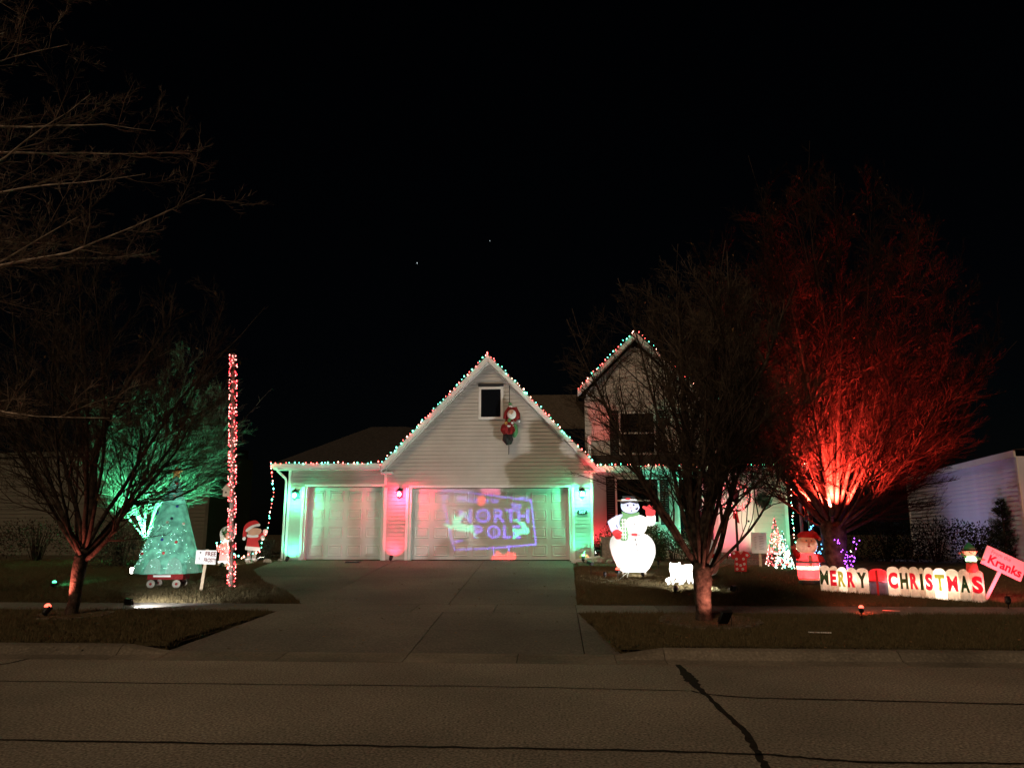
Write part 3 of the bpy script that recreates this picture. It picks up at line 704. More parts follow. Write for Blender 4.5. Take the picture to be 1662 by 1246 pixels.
# pole wrapped in lights with a box on it
pb = gpt(-7.25,17.16); ptop = at(379,574,17.16)
pole = thing('wrapped_pole','tall thin pole wrapped in red and white lights left of the driveway','pole',pb)
H = ptop.z-pb.z; dx = ptop.x-pb.x
MB().tube([(0,0,-.1),(dx*.5,0,H*.5),(dx,0,H)],[.055,.05,.04],8).build('post',M_GREYW,pole)
hp = []; n = 560
for i in range(n+1):
    u = i/n; a = u*2*math.pi*34
    rr_ = .075+.01*math.sin(i*1.7)
    hp.append(Vector((dx*u+rr_*math.cos(a), rr_*math.sin(a), .05+u*(H-.08))))
MB().tube(hp,.004,3).build('wire',M_WIRE,pole)
Bm = [MB(),MB()]
E_POLR = emit('pole_red_bulb',(1.0,.04,.05),8); E_POLW = emit('pole_warm_bulb',(1.0,.30,.26),6)
for i in range(430):
    u = R.random(); a = R.uniform(0,6.283)
    Bm[0 if R.random()<.5 else 1].octa((dx*u+.088*math.cos(a), .088*math.sin(a), .03+u*(H-.05)), .014*R.uniform(.8,1.25))
kind(Bm[0].build('bulbs',E_POLR,pole,True),'stuff'); kind(Bm[1].build('bulbs',E_POLW,pole,True),'stuff')
q = at(369,799,17.1)-pb
bx = MB().box(q.x-.09,q.x+.07,-.09,.06,q.z-.09,q.z+.06).build('birdhouse',M_WOOD,pole)
MB().prism([(q.x-.12,q.z+.06),(q.x+.09,q.z+.06),(q.x-.01,q.z+.19)],-.11,.07).build('gable_top',M_WOOD,bx)
MB().tube([(q.x-.02,-.091,q.z),(q.x-.02,-.096,q.z)],.02,8).build('hole',M_PBLACK,bx)

# ------------------------------------------------------------------ trees
def rot_about(d, ang, az):
    u = d.orthogonal().normalized(); v = d.cross(u)
    return (d*math.cos(ang) + (u*math.cos(az)+v*math.sin(az))*math.sin(ang)).normalized()
def limb_path(rng, p, d, L, nseg, wander, trop):
    P = [Vector(p)]; D = [Vector(d)]; d = Vector(d)
    for i in range(nseg):
        d = (d + Vector((rng.gauss(0,wander), rng.gauss(0,wander), rng.gauss(0,wander)+trop))).normalized()
        P.append(P[-1]+d*(L/nseg)); D.append(d.copy())
    return P, D
def pick(P, D, t):
    k = t*(len(P)-1); i = min(int(k), len(P)-2); return P[i].lerp(P[i+1], k-i), D[min(i+1,len(D)-1)]
def twigs(rng, mb, P, D, L, r, lv, prm, stats):
    n, lf, a0, a1, t0 = prm['lv'][lv]
    last = lv == len(prm['lv'])-1; ec, er = prm['env']
    for k in range(n):
        t = t0 + (1-t0)*(k+rng.random())/n
        p, d = pick(P, D, t)
        nd = rot_about(d, rng.uniform(a0,a1), rng.uniform(0,6.283))
        if nd.z < prm['minz']: nd.z = abs(nd.z)*.3; nd.normalize()
        l = (prm['l0'] if lv == 0 else L)*lf*(1-.45*t)*rng.uniform(.6,1.35)
        for _ in range(3):
            e = p+nd*l-ec
            if (e.x/er[0])**2+(e.y/er[0])**2+(e.z/er[1])**2 < 1+rng.uniform(-.08,.22): break
            l *= .6
        else:
            if rng.random() < .6: continue
        if p.z+nd.z*l < prm['floor']: continue
        rr_ = max(prm['rmin'], min(r*(1-.75*t)*.5, prm['r1']*.45**lv))
        if last:
            b = p+nd*l*.5; d2 = (nd+Vector((rng.gauss(0,.18),rng.gauss(0,.18),rng.gauss(0,.12)+prm['trop']*3))).normalized()
            mb.tube([p,b,b+d2*l*.5], [rr_,rr_*.8,rr_*.5], 3, cap=False); stats.append((b+d2*l*.5,d2))
        else:
            p2, d2 = limb_path(rng, p, nd, l, 5 if lv == 0 else 4, prm['wander'], prm['trop'])
            m = len(p2)-1
            mb.tube(p2, [rr_*(1-.65*i/m) for i in range(m+1)], 4 if lv == 0 else 3, cap=False)
            twigs(rng, mb, p2, d2, l, rr_, lv+1, prm, stats)
def tree(name, label, base, stem, limbs, prm, bark, twig, seed, leaves=0, lean=(0,0), group='bare trees in the front yard'):
    rng = random.Random(seed); base = Vector(base)
    t = thing(name, label, 'tree', base, 0, group)
    r0, r1, h = stem; ec, er = prm['env']
    tp = [Vector((lean[0]*u, lean[1]*u, -.15+(h+.15)*u)) for u in (0,.08,.16,.3,.5,.7,.88,1.0)]
    tp = [p+Vector((rng.gauss(0,.008),rng.gauss(0,.008),0)) for p in tp]
    rs = [r0*1.5,r0*1.28,r0*1.12,r0,(r0*.6+r1*.4)*.97,r1*.98,r1*1.03,r1*.8]
    MB().tube(tp, rs, 14).build('trunk', bark, t, True)
    cr = MB(); st = []
    for (az, el, L, r, zf, *ex) in limbs:
        az, el = rad(az), rad(el)
        d = Vector((math.cos(az)*math.cos(el), math.sin(az)*math.cos(el), math.sin(el)))
        p0 = tp[0].lerp(tp[-1], zf) + Vector((d.x,d.y,0))*r1*.35
        tr = ex[0] if ex else prm['ltrop']
        if L is None:                      # long enough to meet the outline of the crown
            L = .4; q = p0.copy(); dd = d.copy()
            while L < 12:
                dd = (dd+Vector((0,0,tr*.35))).normalized(); q = q+dd*.2; e = q-ec; L += .2
                if e.z > -er[1] and L > 1 and (e.x/er[0])**2+(e.y/er[0])**2+(e.z/er[1])**2 > .9 and (e.z > 0 or Vector((e.x,e.y)).length > er[0]*.8): break
        P, D = limb_path(rng, p0, d, L, 14, prm['lw'], tr)
        m = len(P)-1
        MB().tube(P, [max(.006, r*(1-i/m)**prm.get('tap',.9)) for i in range(m+1)], 8).build('limb', bark, t, True)
        twigs(rng, cr, P, D, L, r, 0, prm, st)
    cr.build('crown', twig, t)
    if leaves:
        lm = MB()
        for k in range(leaves):
            p, d = st[rng.randrange(len(st))]
            dd = Vector((rng.gauss(0,.5),rng.gauss(0,.5),-1)).normalized(); lm.leafq(p, dd, dd.orthogonal().normalized(), rng.uniform(.05,.09), rng.uniform(.018,.03))
        kind(lm.build('leaves', M_LEAFD, t), 'stuff')
    return t
def fan(n, seed, e0, e1, r, zf0=.85):     # limbs spread evenly round the fork, the steep ones thickest
    rng = random.Random(seed); out = []
    for k in range(n):
        u = (k+.5)/n; el = e0+(e1-e0)*u**.8+rng.uniform(-4,4)
        out.append((k*137.5+rng.uniform(-12,12), el, None, r*(.55+.5*u), zf0+(1-zf0)*u, .075*(1-u)+.008))
    return out
# right front tree (multi-stemmed, vase shaped)
tree('bare_tree','dark multi-stemmed bare tree standing in the right parkway before the house',gpt(2.45,13.06),(.128,.155,.95),
     [(176,83,5.2,.095,.97,.0),(10,84,5.2,.09,.99,.0),(172,58,None,.055,.88,.05),(8,50,None,.055,.72,.06)]+fan(15,4,42,80,.05,.8),
     dict(env=(Vector((-.1,0,3.5)),(2.3,2.65)),l0=1.8,lv=[(21,1,.4,.9,.16),(11,.45,.4,.9,.08),(7,.5,.35,.9,.10)],rmin=.0028,r1=.016,wander=.13,trop=.03,lw=.05,ltrop=.04,minz=-.12,floor=2.1),M_BARK,M_TWIGD,21,leaves=50)
# left front tree
tree('bare_tree','dark bare tree beside the red topped spotlight in the left parkway',gpt(-8.47,13.34),(.098,.115,1.15),
     [(95,82,5.6,.09,1.0,.0),(4,46,3.6,.05,.92,.05),(178,50,3.6,.05,.9,.05),(0,36,3.0,.045,.82,.07)]+fan(11,8,38,76,.046,.85),
     dict(env=(Vector((-.1,0,4.0)),(2.7,3.6)),l0=1.7,lv=[(20,1,.4,.9,.16),(10,.45,.4,.85,.10),(6,.5,.35,.85,.12)],rmin=.0028,r1=.015,wander=.14,trop=.03,lw=.075,ltrop=.04,minz=-.1,floor=1.3),M_BARK,M_TWIGD,33,leaves=25,lean=(.10,0))
# tree out of frame on the left whose long boughs reach in
lt = [(-4,4,8.2,.05,.36,.008),(-12,2,8.4,.048,.42,.008),(-8,4,8.8,.05,.49,.006),(-16,3,8.2,.046,.55,.006),(-5,8,8.0,.045,.58,.002),(8,-2,6.6,.045,.62,.016),(-3,10,7.0,.045,.68,.004),(20,4,5.6,.04,.70,.012),(-20,14,6.2,.04,.72,.006),(2,3,7.2,.045,.78,.013),(-8,14,6.6,.04,.82,.004),(10,9,6.8,.045,.87,.008),(-2,20,6.4,.04,.90,.0),(15,24,6.2,.04,.94,.0),(-12,30,6.0,.04,.97,.0),(4,36,6,.045,1.0,.0),(100,40,4,.06,.8,.03),(200,40,4,.06,.8,.03),(-80,35,4,.05,.85,.03)]
tree('bare_tree','bare tree at the far left edge whose long lit-coloured boughs sweep into the sky',gpt(-14.2,11.9),(.24,.09,10.2),lt,
     dict(env=(Vector((3.5,0,7)),(6,7)),l0=1.6,lv=[(17,1,.5,1.1,.22),(10,.42,.4,1.0,.15),(7,.45,.4,1.0,.15)],rmin=.0028,r1=.011,wander=.16,trop=.03,lw=.075,ltrop=.01,minz=-.45,floor=2.5),mat('lit_bark', (.22,.17,.14), .9, .45, 5, c2=(.60,.48,.39)),mat('lit_twig', (.13,.09,.07), .9, .4, 2, c2=(.30,.22,.17)),45)  # light falling on the boughs is put into these bright bark and twig colours
# green lit tree
gb = Vector((at(233,905,22.6).x,22.6,gz(22.6)))
tree('bare_tree','bare tree lit green from below behind the cone tree',gb,(.12,.11,.75),
     [(0,60,None,.045,.95,.02),(-20,46,None,.045,.9,.04)]+fan(15,5,34,80,.042,.85),
     dict(env=(Vector((.45,0,3.6)),(2.5,3.2)),l0=1.5,lv=[(24,1,.4,.85,.12),(12,.46,.4,.85,.10),(8,.5,.35,.85,.12)],rmin=.0036,r1=.014,wander=.16,trop=.03,lw=.08,ltrop=.04,minz=-.1,floor=.9),M_BARKR,M_TWIG,57)
gl_ = gb+Vector((-.02,-.55,.45))
stake_lamp('spotlight','dazzling green spotlight at the foot of the green lit tree',gl_-Vector((0,0,.4)),gb+Vector((.6,.5,4.2)),(.10,1,.43),E_LENSG,13000,116,h=.4,head=.06)
# red lit tree
rb = gpt(7.2,20.24)
tree('bare_tree','large bare tree glowing red behind the inflatable banner',rb,(.29,.31,1.3),
     [(185,40,None,.06,.85,.05),(0,22,None,.055,.75,.05),(-8,42,None,.07,.9,.04),(170,60,None,.08,.97,.02)]+fan(24,6,20,82,.062,.80),
     dict(env=(Vector((.1,0,5.7)),(3.9,5.5)),l0=2.5,lv=[(28,1,.4,.85,.12),(14,.45,.4,.85,.08),(9,.5,.35,.85,.10)],rmin=.0036,r1=.018,wander=.13,trop=.03,lw=.055,ltrop=.03,minz=-.15,floor=1.5,tap=1.1),mat('red_tree_bark', (.03,.02,.017), .95, .4, 9, bump=1, bscale=30, c2=(.06,.044,.036), spec=.05),mat('red_tree_twig', (.018,.011,.009), .95, .3, 3, c2=(.036,.023,.018), spec=.05),71,leaves=380)
stake_lamp('spotlight','red spotlight on the grass at the foot of the red tree',rb+Vector((-.25,-1.1,.0)),rb+Vector((0,0,.9)),(1,.22,.16),E_LENSR,45,80,h=.1,head=.04)
lamp_p = at(1351,831,19.60)
stake_lamp('spotlight','orange-red spotlight mounted in the fork of the red tree',lamp_p-Vector((0,0,.1)),rb+Vector((1.4,-.4,8)),(1,.055,.034),E_LENSO,13000,128,h=.1,head=.075)
stake_lamp('spotlight','red spotlight behind the fork of the red tree',rb+Vector((-.5,.5,1.3)),rb+Vector((1.3,.1,8)),(1,.05,.032),E_LENSO,40000,108,h=.1,head=.06)

# ------------------------------------------------------------------ shrubs
def shrub(name, label, c, size, n, m, leaf=.05, stems=10, cat='shrub', seed=1, group=None, box=False):
    rng = random.Random(seed); t = thing(name, label, cat, c, 0, group); mb = MB(); sm = MB()
    for k in range(stems):
        a = rng.uniform(0,6.283); q = Vector((math.cos(a)*size[0]*.6*rng.random(), math.sin(a)*size[1]*.6*rng.random(), size[2]*rng.uniform(.7,1.0)))
        sm.tube([Vector((q.x*.2,q.y*.2,-.03)), q*.5+Vector((rng.gauss(0,.03),rng.gauss(0,.03),0)), q],[.014,.009,.004],4,cap=False)
    clumps = [Vector((rng.uniform(-1,1),rng.uniform(-1,1),rng.uniform(0,1))) for _ in range(40)]
    i = 0
    while i < n:
        b = clumps[rng.randrange(40)]; v = b+Vector((rng.gauss(0,.22),rng.gauss(0,.22),rng.gauss(0,.16)))
        e = max(abs(v.x),abs(v.y)) if box else math.hypot(v.x,v.y)
        if e > 1.05 or v.z < 0 or v.z > 1.08 or (not box and e*e+((v.z-.35)/.72)**2 > 1.1): i += .2; continue
        d = Vector((v.x,v.y,v.z-.2+rng.gauss(0,.4)))+Vector((rng.gauss(0,.5),rng.gauss(0,.5),rng.gauss(0,.4))); d.normalize()
        mb.leafq(Vector((v.x*size[0],v.y*size[1],v.z*size[2])), d, rot_about(d,1.57,rng.uniform(0,6.28)), leaf*rng.uniform(.7,1.4), leaf*.28); i += 1
    sm.build('stems', M_TWIGD, t); mb.build('foliage', m, t); return t
gh = 'hedge shrubs below the front window'
for i,(x_,y_,s_,l_) in enumerate(((1.85,23.6,(.62,.5,1.0),'clipped dark shrub directly behind the snowman left side'),(2.75,23.5,(.65,.5,1.05),'clipped dark shrub behind the snowman raised arm'),(3.55,23.2,(.7,.55,.92),'rounded dark shrub with a white lamp at its right end'))):
    shrub('shrub',l_,gpt(x_,y_,.02),s_,4200,M_SHRUB,.055,10,'shrub',100+i,gh)
shrub('shrub','twiggy low shrub by the left garage corner',gpt(-8.75,23.2,.02),(.4,.4,.62),1400,M_SHRUBB,.05,26,'shrub',110)
for i,(px_,py_,Y_,s_,l_) in enumerate(((195,905,21.0,(1.1,.8,1.35),'large dim rounded bush left of the cone tree'),(60,905,22.5,(1.7,.9,1.2),'wide dim bush before the left neighbour wall'))):
    shrub('bush',l_,gpt(at(px_,py_,Y_).x,Y_),s_,2600,M_SHRUBB,.07,40,'bush',120+i,'dim bushes at the left')
for i,(px_,Y_,s_,l_) in enumerate(((1440,24,(1.3,.8,1.15),'dark bush behind the striped sack on the right'),(1520,23.5,(1.4,.8,1.2),'dark bush above the middle of the banner'),(1590,22.5,(1.3,.8,1.05),'dark bush behind the inflatable elf'),(1660,23,(1.5,.8,1.0),'dark bush behind the tilted sign'))):
    shrub('bush',l_,gpt(at(px_,900,Y_).x,Y_),s_,3000,M_SHRUBK,.07,20,'bush',130+i,'dark bushes on the right')
def conifer(label, base, h, r, seed):
    rng = random.Random(seed); t = thing('conifer', label, 'conifer', base, 0)
    MB().tube([(0,0,-.1),(0,0,h*.9)],[.06,.01],6).build('trunk',M_BARK,t); m = MB()
    for k in range(150):
        z = h*(.05+.95*rng.random()); a = rng.uniform(0,6.283); L = r*(1.05-z/h)*rng.uniform(.7,1.25)
        d = Vector((math.cos(a),math.sin(a),.45)).normalized(); p = Vector((0,0,z))
        m.tube([p,p+d*L],[.012,.003],3,cap=False)
        for q in range(26):
            u = rng.uniform(.15,1); nd = rot_about(d,rng.uniform(.4,1.0),rng.uniform(0,6.283)); pp = p+d*L*u
            m.leafq(pp, nd, nd.orthogonal().normalized(), rng.uniform(.07,.14), .008)
    m.build('crown',M_CONIF,t)
conifer('dark spiky evergreen before the right neighbour wall',gpt(at(1632,880,22).x,22),1.75,.75,5)

# ------------------------------------------------------------------ neighbour houses
def wz(px, py, z):
    r = ray(px, py); t = (z-CZ)/r.z; return Vector((r.x*t, r.y*t, z))
def side_house(name, label, A, B, zb_, zt, m, step, thick=3.0, roofh=.35, fm=M_WHITE):
    d = Vector((B[0]-A[0], B[1]-A[1], 0)); L = d.length; ang = math.atan2(d.y, d.x)
    t = thing(name, label, 'house', (A[0],A[1],zb_), ang)
    MB().box(0,L,.003,thick,0,zt-zb_).build('wall',m,t)
    z = .05; me = None
    while z < zt-zb_-.02:
        q = MB().add([(.1,-.022,0),(L-.1,-.022,0),(L-.1,-.005,step),(.1,-.005,step),(.1,.002,0),(L-.1,.002,0)],[(0,1,2,3),(1,0,4,5)]) if me is None else None
        if q: o = q.build('siding_board',m,t,loc=(0,0,z)); me = o.data
        else: link('siding_board',me,t,(0,0,z))
        z += step
    for a,b in ((-.03,.098),(L-.098,L+.03)): MB().box(a,b,-.035,.0,0,zt-zb_).build('corner_board',fm,t)
    MB().box(-.05,L+.05,-.09,-.04,zt-zb_-.02,zt-zb_+.16).build('fascia',fm,t)
    MB().box(-.05,L+.05,-.0395,-.036,zt-zb_-.02,zt-zb_+.0).build('soffit',fm,t)
    MB().add([(-.1,-.1,zt-zb_+.18),(L+.1,-.1,zt-zb_+.18),(L+.1,thick*.8,zt-zb_+roofh),(-.1,thick*.8,zt-zb_+roofh),(-.1,thick*.8,zt-zb_),(L+.1,thick*.8,zt-zb_)],[(0,1,2,3),(0,3,4),(1,5,2),(0,4,5,1),(3,2,5,4)]).build('roof',M_ROOF,t)
    return t
a_ = wz(1650,740,3.7); b_ = wz(1472,781,3.7)
side_house('neighbour_house','pale grey sided neighbour house wall at the right edge',(b_.x,b_.y),(a_.x,a_.y),.8,3.7,M_SIDE2,.13)
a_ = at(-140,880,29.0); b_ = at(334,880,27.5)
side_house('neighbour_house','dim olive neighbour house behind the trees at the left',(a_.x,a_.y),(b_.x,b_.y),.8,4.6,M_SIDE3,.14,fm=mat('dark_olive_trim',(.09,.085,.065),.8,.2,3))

# ------------------------------------------------------------------ cutout helper (flat painted boards)
class Cut:
    def __init__(s, name, label, cat, px, py, Y, z=None, rz=0, group=None):
        p = at(px, py, Y); s.s = pxs(px, py, Y); s.ox, s.oy = px, py
        s.t = thing(name, label, cat, (p.x, Y, gz(Y)+.012 if z is None else z), rz, group)
    def P(s, x, y): return ((x-s.ox)*s.s, (s.oy-y)*s.s)
    def add(s, name, pts, m, layer=0, smooth=True, th=.014, parent=None, n=5):
        q = [s.P(x,y) for x,y in pts]
        if smooth: q = spline(q, n)
        y0 = -.006*layer
        return MB().prism(q, y0-.006 if layer else -.006, y0+.006 if layer else .008).build(name, m, parent or s.t)
    def dot(s, name, x, y, r, m, layer, ry=None, parent=None):
        ry = ry or r
        return s.add(name,[(x+r*math.cos(a*math.pi/5),y+ry*math.sin(a*math.pi/5)) for a in range(10)],m,layer,False,parent=parent)
# --- snowman
c = Cut('snowman_cutout','large white painted snowman cutout with green plaid scarf and red mittens','snowman',1027,934,19.5)
c.add('lower_body',[(1008,926),(996,905),(991,885),(995,872),(1006,867),(1028,865),(1048,867),(1060,876),(1065,890),(1062,907),(1050,926),(1030,928)],M_PWHITE,0)
c.add('torso',[(1014,835),(1030,836),(1046,838),(1054,845),(1050,862),(1042,868),(1020,868),(1008,864),(1004,850),(1008,838)],M_PWHITE,1)
c.add('arm',[(1014,836),(1003,838),(991,845),(989,850),(996,866),(1003,864),(1006,858),(1016,848)],M_PSKY,2)
c.add('arm',[(1044,838),(1052,841),(1053,837),(1066,837),(1066,850),(1059,854),(1046,852)],M_PWHITE,2)
c.add('mitten',[(996,864),(1004,860),(1012,865),(1012,873),(1004,876),(999,872)],M_PRED,3)
c.add('mitten',[(1052,838),(1051,829),(1047,826),(1047,822),(1053,823),(1058,820),(1065,823),(1067,829),(1065,838)],M_PRED,3,n=3)
c.add('head',[(1011,822),(1014,816),(1026,813),(1037,816),(1041,824),(1036,832),(1024,834),(1014,830)],M_PSKY,2)
hat = c.add('hat',[(1009,817),(1012,813),(1014,813),(1014,806),(1035,806),(1036,813),(1040,815),(1038,819),(1026,816),(1014,819)],M_PBLACK,3,False)
c.add('hat_band',[(1012,813.5),(1037,813.5),(1037,811),(1012,811)],M_PWHITE,4,False,parent=hat)
c.add('hat_berries',[(1018,811),(1022,809),(1027,810),(1024,812.5)],M_PRED,5,parent=hat)
sc = c.add('scarf',[(1012,831),(1024,835),(1039,832),(1040,837),(1028,840),(1022,842),(1018,850),(1021,862),(1020,877),(1009,877),(1012,866),(1008,852),(1010,842),(1014,838)],M_PLIME,4,n=3)
for y_ in (844,850,856,862,868,873): c.add('plaid_stripe',[(1009.5,y_),(1019,y_),(1019,y_+.8),(1009.5,y_+.8)],M_PWHITE,5,False,parent=sc)
for x_ in (1012.5,1016.5): c.add('plaid_stripe',[(x_,843),(x_+.8,843),(x_+.8,877),(x_,877)],M_PWHITE,6,False,parent=sc)
for x_,y_ in ((1011,843.5),(1015,846),(1013.5,852),(1015,858)): c.add('plaid_check',[(x_,y_),(x_+2.6,y_),(x_+2.6,y_+4),(x_,y_+4)],M_PGREY,5.5,False,parent=sc)
for x_,y_ in ((1032,844),(1032.3,851.5),(1032.6,859.5),(1033,877),(1034.3,884.5),(1035.3,894)): c.dot('button',x_,y_,1.3,M_PGREY,4,1.6)
c.add('belt',[(1019,867),(1042,867),(1042,870),(1019,870)],M_PGREY,3,False); c.add('buckle',[(1027,866),(1036,866),(1036,871),(1027,871)],M_PRED,4,False)
c.dot('eye',1022,821,1.4,M_PBLACK,3,1.7); c.dot('eye',1032,820.5,1.4,M_PBLACK,3,1.7); c.dot('nose',1027,825,1.7,M_PPINK,4); c.dot('mouth',1028,830,.9,M_PBLACK,3,1.2)
c.add('pipe',[(1034,827),(1036,829),(1039,826.5),(1038,824),(1036,826.5)],M_PBLACK,4,False); c.add('broom_mark',[(1002,853),(1003,853),(1005,858),(1004,858)],M_PBLACK,4,False)
for x_ in (1010,1046): c.add('leg_stake',[(x_,925),(x_+3,925),(x_+3,938),(x_,938)],M_GREYW,-2,False)
tag(MB().tube([at(1021,924,19.2),gpt(1.75,18.9),at(1010,944,18.6),gpt(1.35,18.3,.01),at(985,940,18.7),gpt(1.0,18.9,.01)],.012,5).build('extension_cord',M_CORD),'pale extension cord looping over the lawn before the snowman','cord')
tag(MB().tube([at(1023,925,19.2),at(1015,931,19.0),at(1004,941,18.6),gpt(1.0,18.1,.012),gpt(.85,18.4,.012)],.010,5).build('extension_cord',M_CORD),'second pale cord, curling left of the red lawn spotlight','cord')
# --- shaggy white animal
c = Cut('animal_cutout','shaggy white animal cutout half hidden by the front tree trunk','cutout',1103,951,17.8)
b_ = c.add('body',[(1090,915),(1098,916),(1104,919),(1122,917),(1136,920),(1141,935),(1140,949),(1136,949),(1134,938),(1131,949),(1128,937),(1124,949),(1122,938),(1118,949),(1115,938),(1112,944),(1105,953),(1099,953),(1104,945),(1096,946),(1099,938),(1094,941),(1095,950),(1091,950),(1091,942),(1087,941),(1088,950),(1084,950),(1083,945),(1080,943),(1083,939),(1090,937),(1088,928)],M_PWHITE,0,False)
c.add('head',[(1089,914),(1093,916),(1101,916),(1105,914),(1107,920),(1106,929),(1101,935),(1093,935),(1088,928),(1088,919)],M_PWHITE,1,n=3)
c.dot('eye',1095,922,.9,M_PGREY,2); c.dot('eye',1101.5,922,.9,M_PGREY,2); c.dot('nose',1098,926.5,1,M_PBLACK,2,1.3); c.dot('mouth',1098,931,.7,M_PGREY,2)
# --- white and red rounded cutout behind trunk
c = Cut('figure_cutout','tall white rounded cutout with red bands, mostly behind the front tree trunk','cutout',1150,942,18.6)
c.add('body',[(1142,873),(1156,874),(1163,884),(1167,900),(1168,918),(1163,930),(1152,934),(1140,930),(1136,905),(1138,882)],M_PWHITE,0)
c.add('red_band',[(1150,899),(1167,899),(1168,905),(1150,906)],M_PRED,1,False); c.add('red_patch',[(1154,918),(1166,910),(1168,920),(1162,929),(1154,931)],M_PPINK,1)
c.dot('spot',1157,889,.8,M_PGREY,1); c.dot('spot',1158,893,.8,M_PGREY,1)
c.add('leg_stake',[(1150,930),(1153,930),(1153,945),(1150,945)],M_GREYW,-2,False)
# --- flowered shirt
c = Cut('shirt_cutout','red shirt cutout with white flowers and short sleeves on the right lawn','cutout',1203,934,19.9)
c.add('shirt',[(1192,897),(1199,897),(1204,899),(1209,897),(1216,899),(1220,905),(1215,909),(1214,907),(1212,930),(1193,930),(1194,908),(1191,911),(1188,903)],M_PRED,0,False)
for x_,y_ in ((1193,901),(1197,910),(1197,918),(1209,918),(1208,910),(1197,926),(1206,926),(1214,904),(1203,920)):
    for k in range(5): c.dot('petal',x_+1.3*math.cos(k*1.257),y_+1.3*math.sin(k*1.257),1.0,M_PWHITE,1)
c.add('collar',[(1200,898),(1204,903),(1208,898),(1206,897),(1204,899.5),(1202,897)],M_PPINK,2,False)
c.add('leg_stake',[(1203,928),(1205,928),(1205,938),(1203,938)],M_GREYW,-2,False)
# --- white scribbled sign
c = Cut('white_sign','white board sign with faint handwriting on a stake before the porch','sign',1235,921,21.4)
bd = c.add('board',[(1222,866),(1247,866),(1247,899),(1222,898.5)],M_PWHITE,0,False)
c.add('stake',[(1233,897),(1237,897),(1237,926),(1233,926)],M_WOOD,-2,False)
for k in range(8): c.add('ink_line',[(1227,873+k*2.6),(1229.5+R.random()*2,873+k*2.6),(1229.5,873.5+k*2.6),(1227,873.6+k*2.6)],M_GRAFF,1,False,parent=bd)
for k in range(9): c.add('ink_line',[(1234+R.random()*3,871+k*2.6),(1241+R.random()*3,872+k*2.6),(1241,872.5+k*2.6),(1234,871.6+k*2.6)],M_GRAFF,1,False,parent=bd)
# --- two plain figures left of the driveway
c = Cut('figure_cutout','red coated Santa-suit figure cutout holding the hanging light string','cutout',406,917,22.3)
c.add('coat',[(399,875),(412,875),(416,882),(421,897),(397,897),(398,884)],M_PRED,0,False)
c.add('sleeve',[(411,876),(422,870),(428,866),(430,871),(424,876),(415,884)],M_PRED,1,False); c.add('cuff',[(396,891),(421,893),(421,899),(396,897)],M_PWHITE,2,False)
c.add('face',[(398,866),(408,862),(420,864),(420,870),(413,874),(402,874)],M_SKIN,1); c.add('collar',[(398,872),(407,874),(416,873),(415,877),(400,877)],M_PWHITE,3)
c.add('hat',[(391,877),(392,860),(400,852),(411,850),(417,856),(408,859),(398,864),(396,878)],M_PRED,2,n=3); c.add('hat_trim',[(396,864),(405,858),(417,855),(418,859),(408,861),(397,868)],M_PWHITE,3); c.dot('hat_bobble',393.5,879,3,M_PWHITE,3)
c.add('mitten',[(424,866),(428,864),(432,866),(431,872),(426,872)],M_PWHITE,3); c.add('mitten',[(421,876),(426,874),(428,880),(423,882)],M_PWHITE,3)
c.add('leg',[(400,897),(407,897),(406,912),(400,912)],M_GREYW,1,False); c.add('leg',[(409,898),(416,898),(414,913),(408,913)],M_GREYW,1,False)
c.add('boot',[(398,911),(408,911),(408,916),(398,916)],M_PWHITE,2); c.add('boot',[(407,911),(416,911),(416,916),(407,916)],M_PWHITE,2)
c = Cut('figure_cutout','pale haired figure cutout draped in string lights beside the wrapped pole','cutout',362,920,21.6)
c.add('coat',[(356,882),(370,882),(378,918),(354,918)],M_PPINK,0,False); c.add('hair',[(355,880),(353,868),(358,860),(368,858),(377,862),(378,876),(372,883),(362,884)],M_PWHITE,1)
c.add('face',[(360,870),(366,866),(373,868),(373,877),(366,880),(361,876)],M_SKIN,2); c.add('sleeve',[(356,886),(349,892),(350,897),(360,894)],M_PPINK,1,False)
c.add('hem',[(353,913),(378,913),(378,919),(353,919)],M_PWHITE,2,False)
gar = MB()
for k in range(160):
    u = k/160; p = Vector(((358+u*16-c.ox)*c.s, -.03, (c.oy-(864+u*10+6*math.sin(u*9)))*c.s)); d = Vector((R.gauss(0,1),-.5,R.gauss(0,1))).normalized(); gar.leafq(p,d,d.orthogonal().normalized(),.06,.012)
gar.build('garland',M_PGREEN,c.t)

# --- FREE FROSTY sign
c = Cut('protest_sign','small white FREE FROSTY sign on a leaning wooden stake beside the wagon','sign',326,960,16.6)
bd = c.add('board',[(313.5,894),(348,894.5),(347,917),(313,916)],M_PWHITE,1,False)
c.add('stake',[(329,893),(334,893),(328,962),(323,962)],M_WOOD,-1,False)
M_RUST = mat('red_marker',(.16,.025,.03),.7,.2,8)
for tx,x_,y_ in (('FREE',338,900.5),('FROSTY',337.5,910.5)):
    q = c.P(x_,y_); text('lettering',tx,.125 if tx=='FREE' else .115,M_RUST,bd,(q[0],-.0135,q[1]),rot=(rad(90),rad(2),0),depth=.002,offset=.003,sx=.95 if tx=='FREE' else .68)
c.dot('drawn_snowman',321,898,1.3,M_PBLACK,2,parent=bd); c.add('drawn_snowman',[(319,905),(321,906),(319.5,907),(321,908.5),(319,909.5),(318.5,907)],M_GRAFF,2,False,parent=bd)

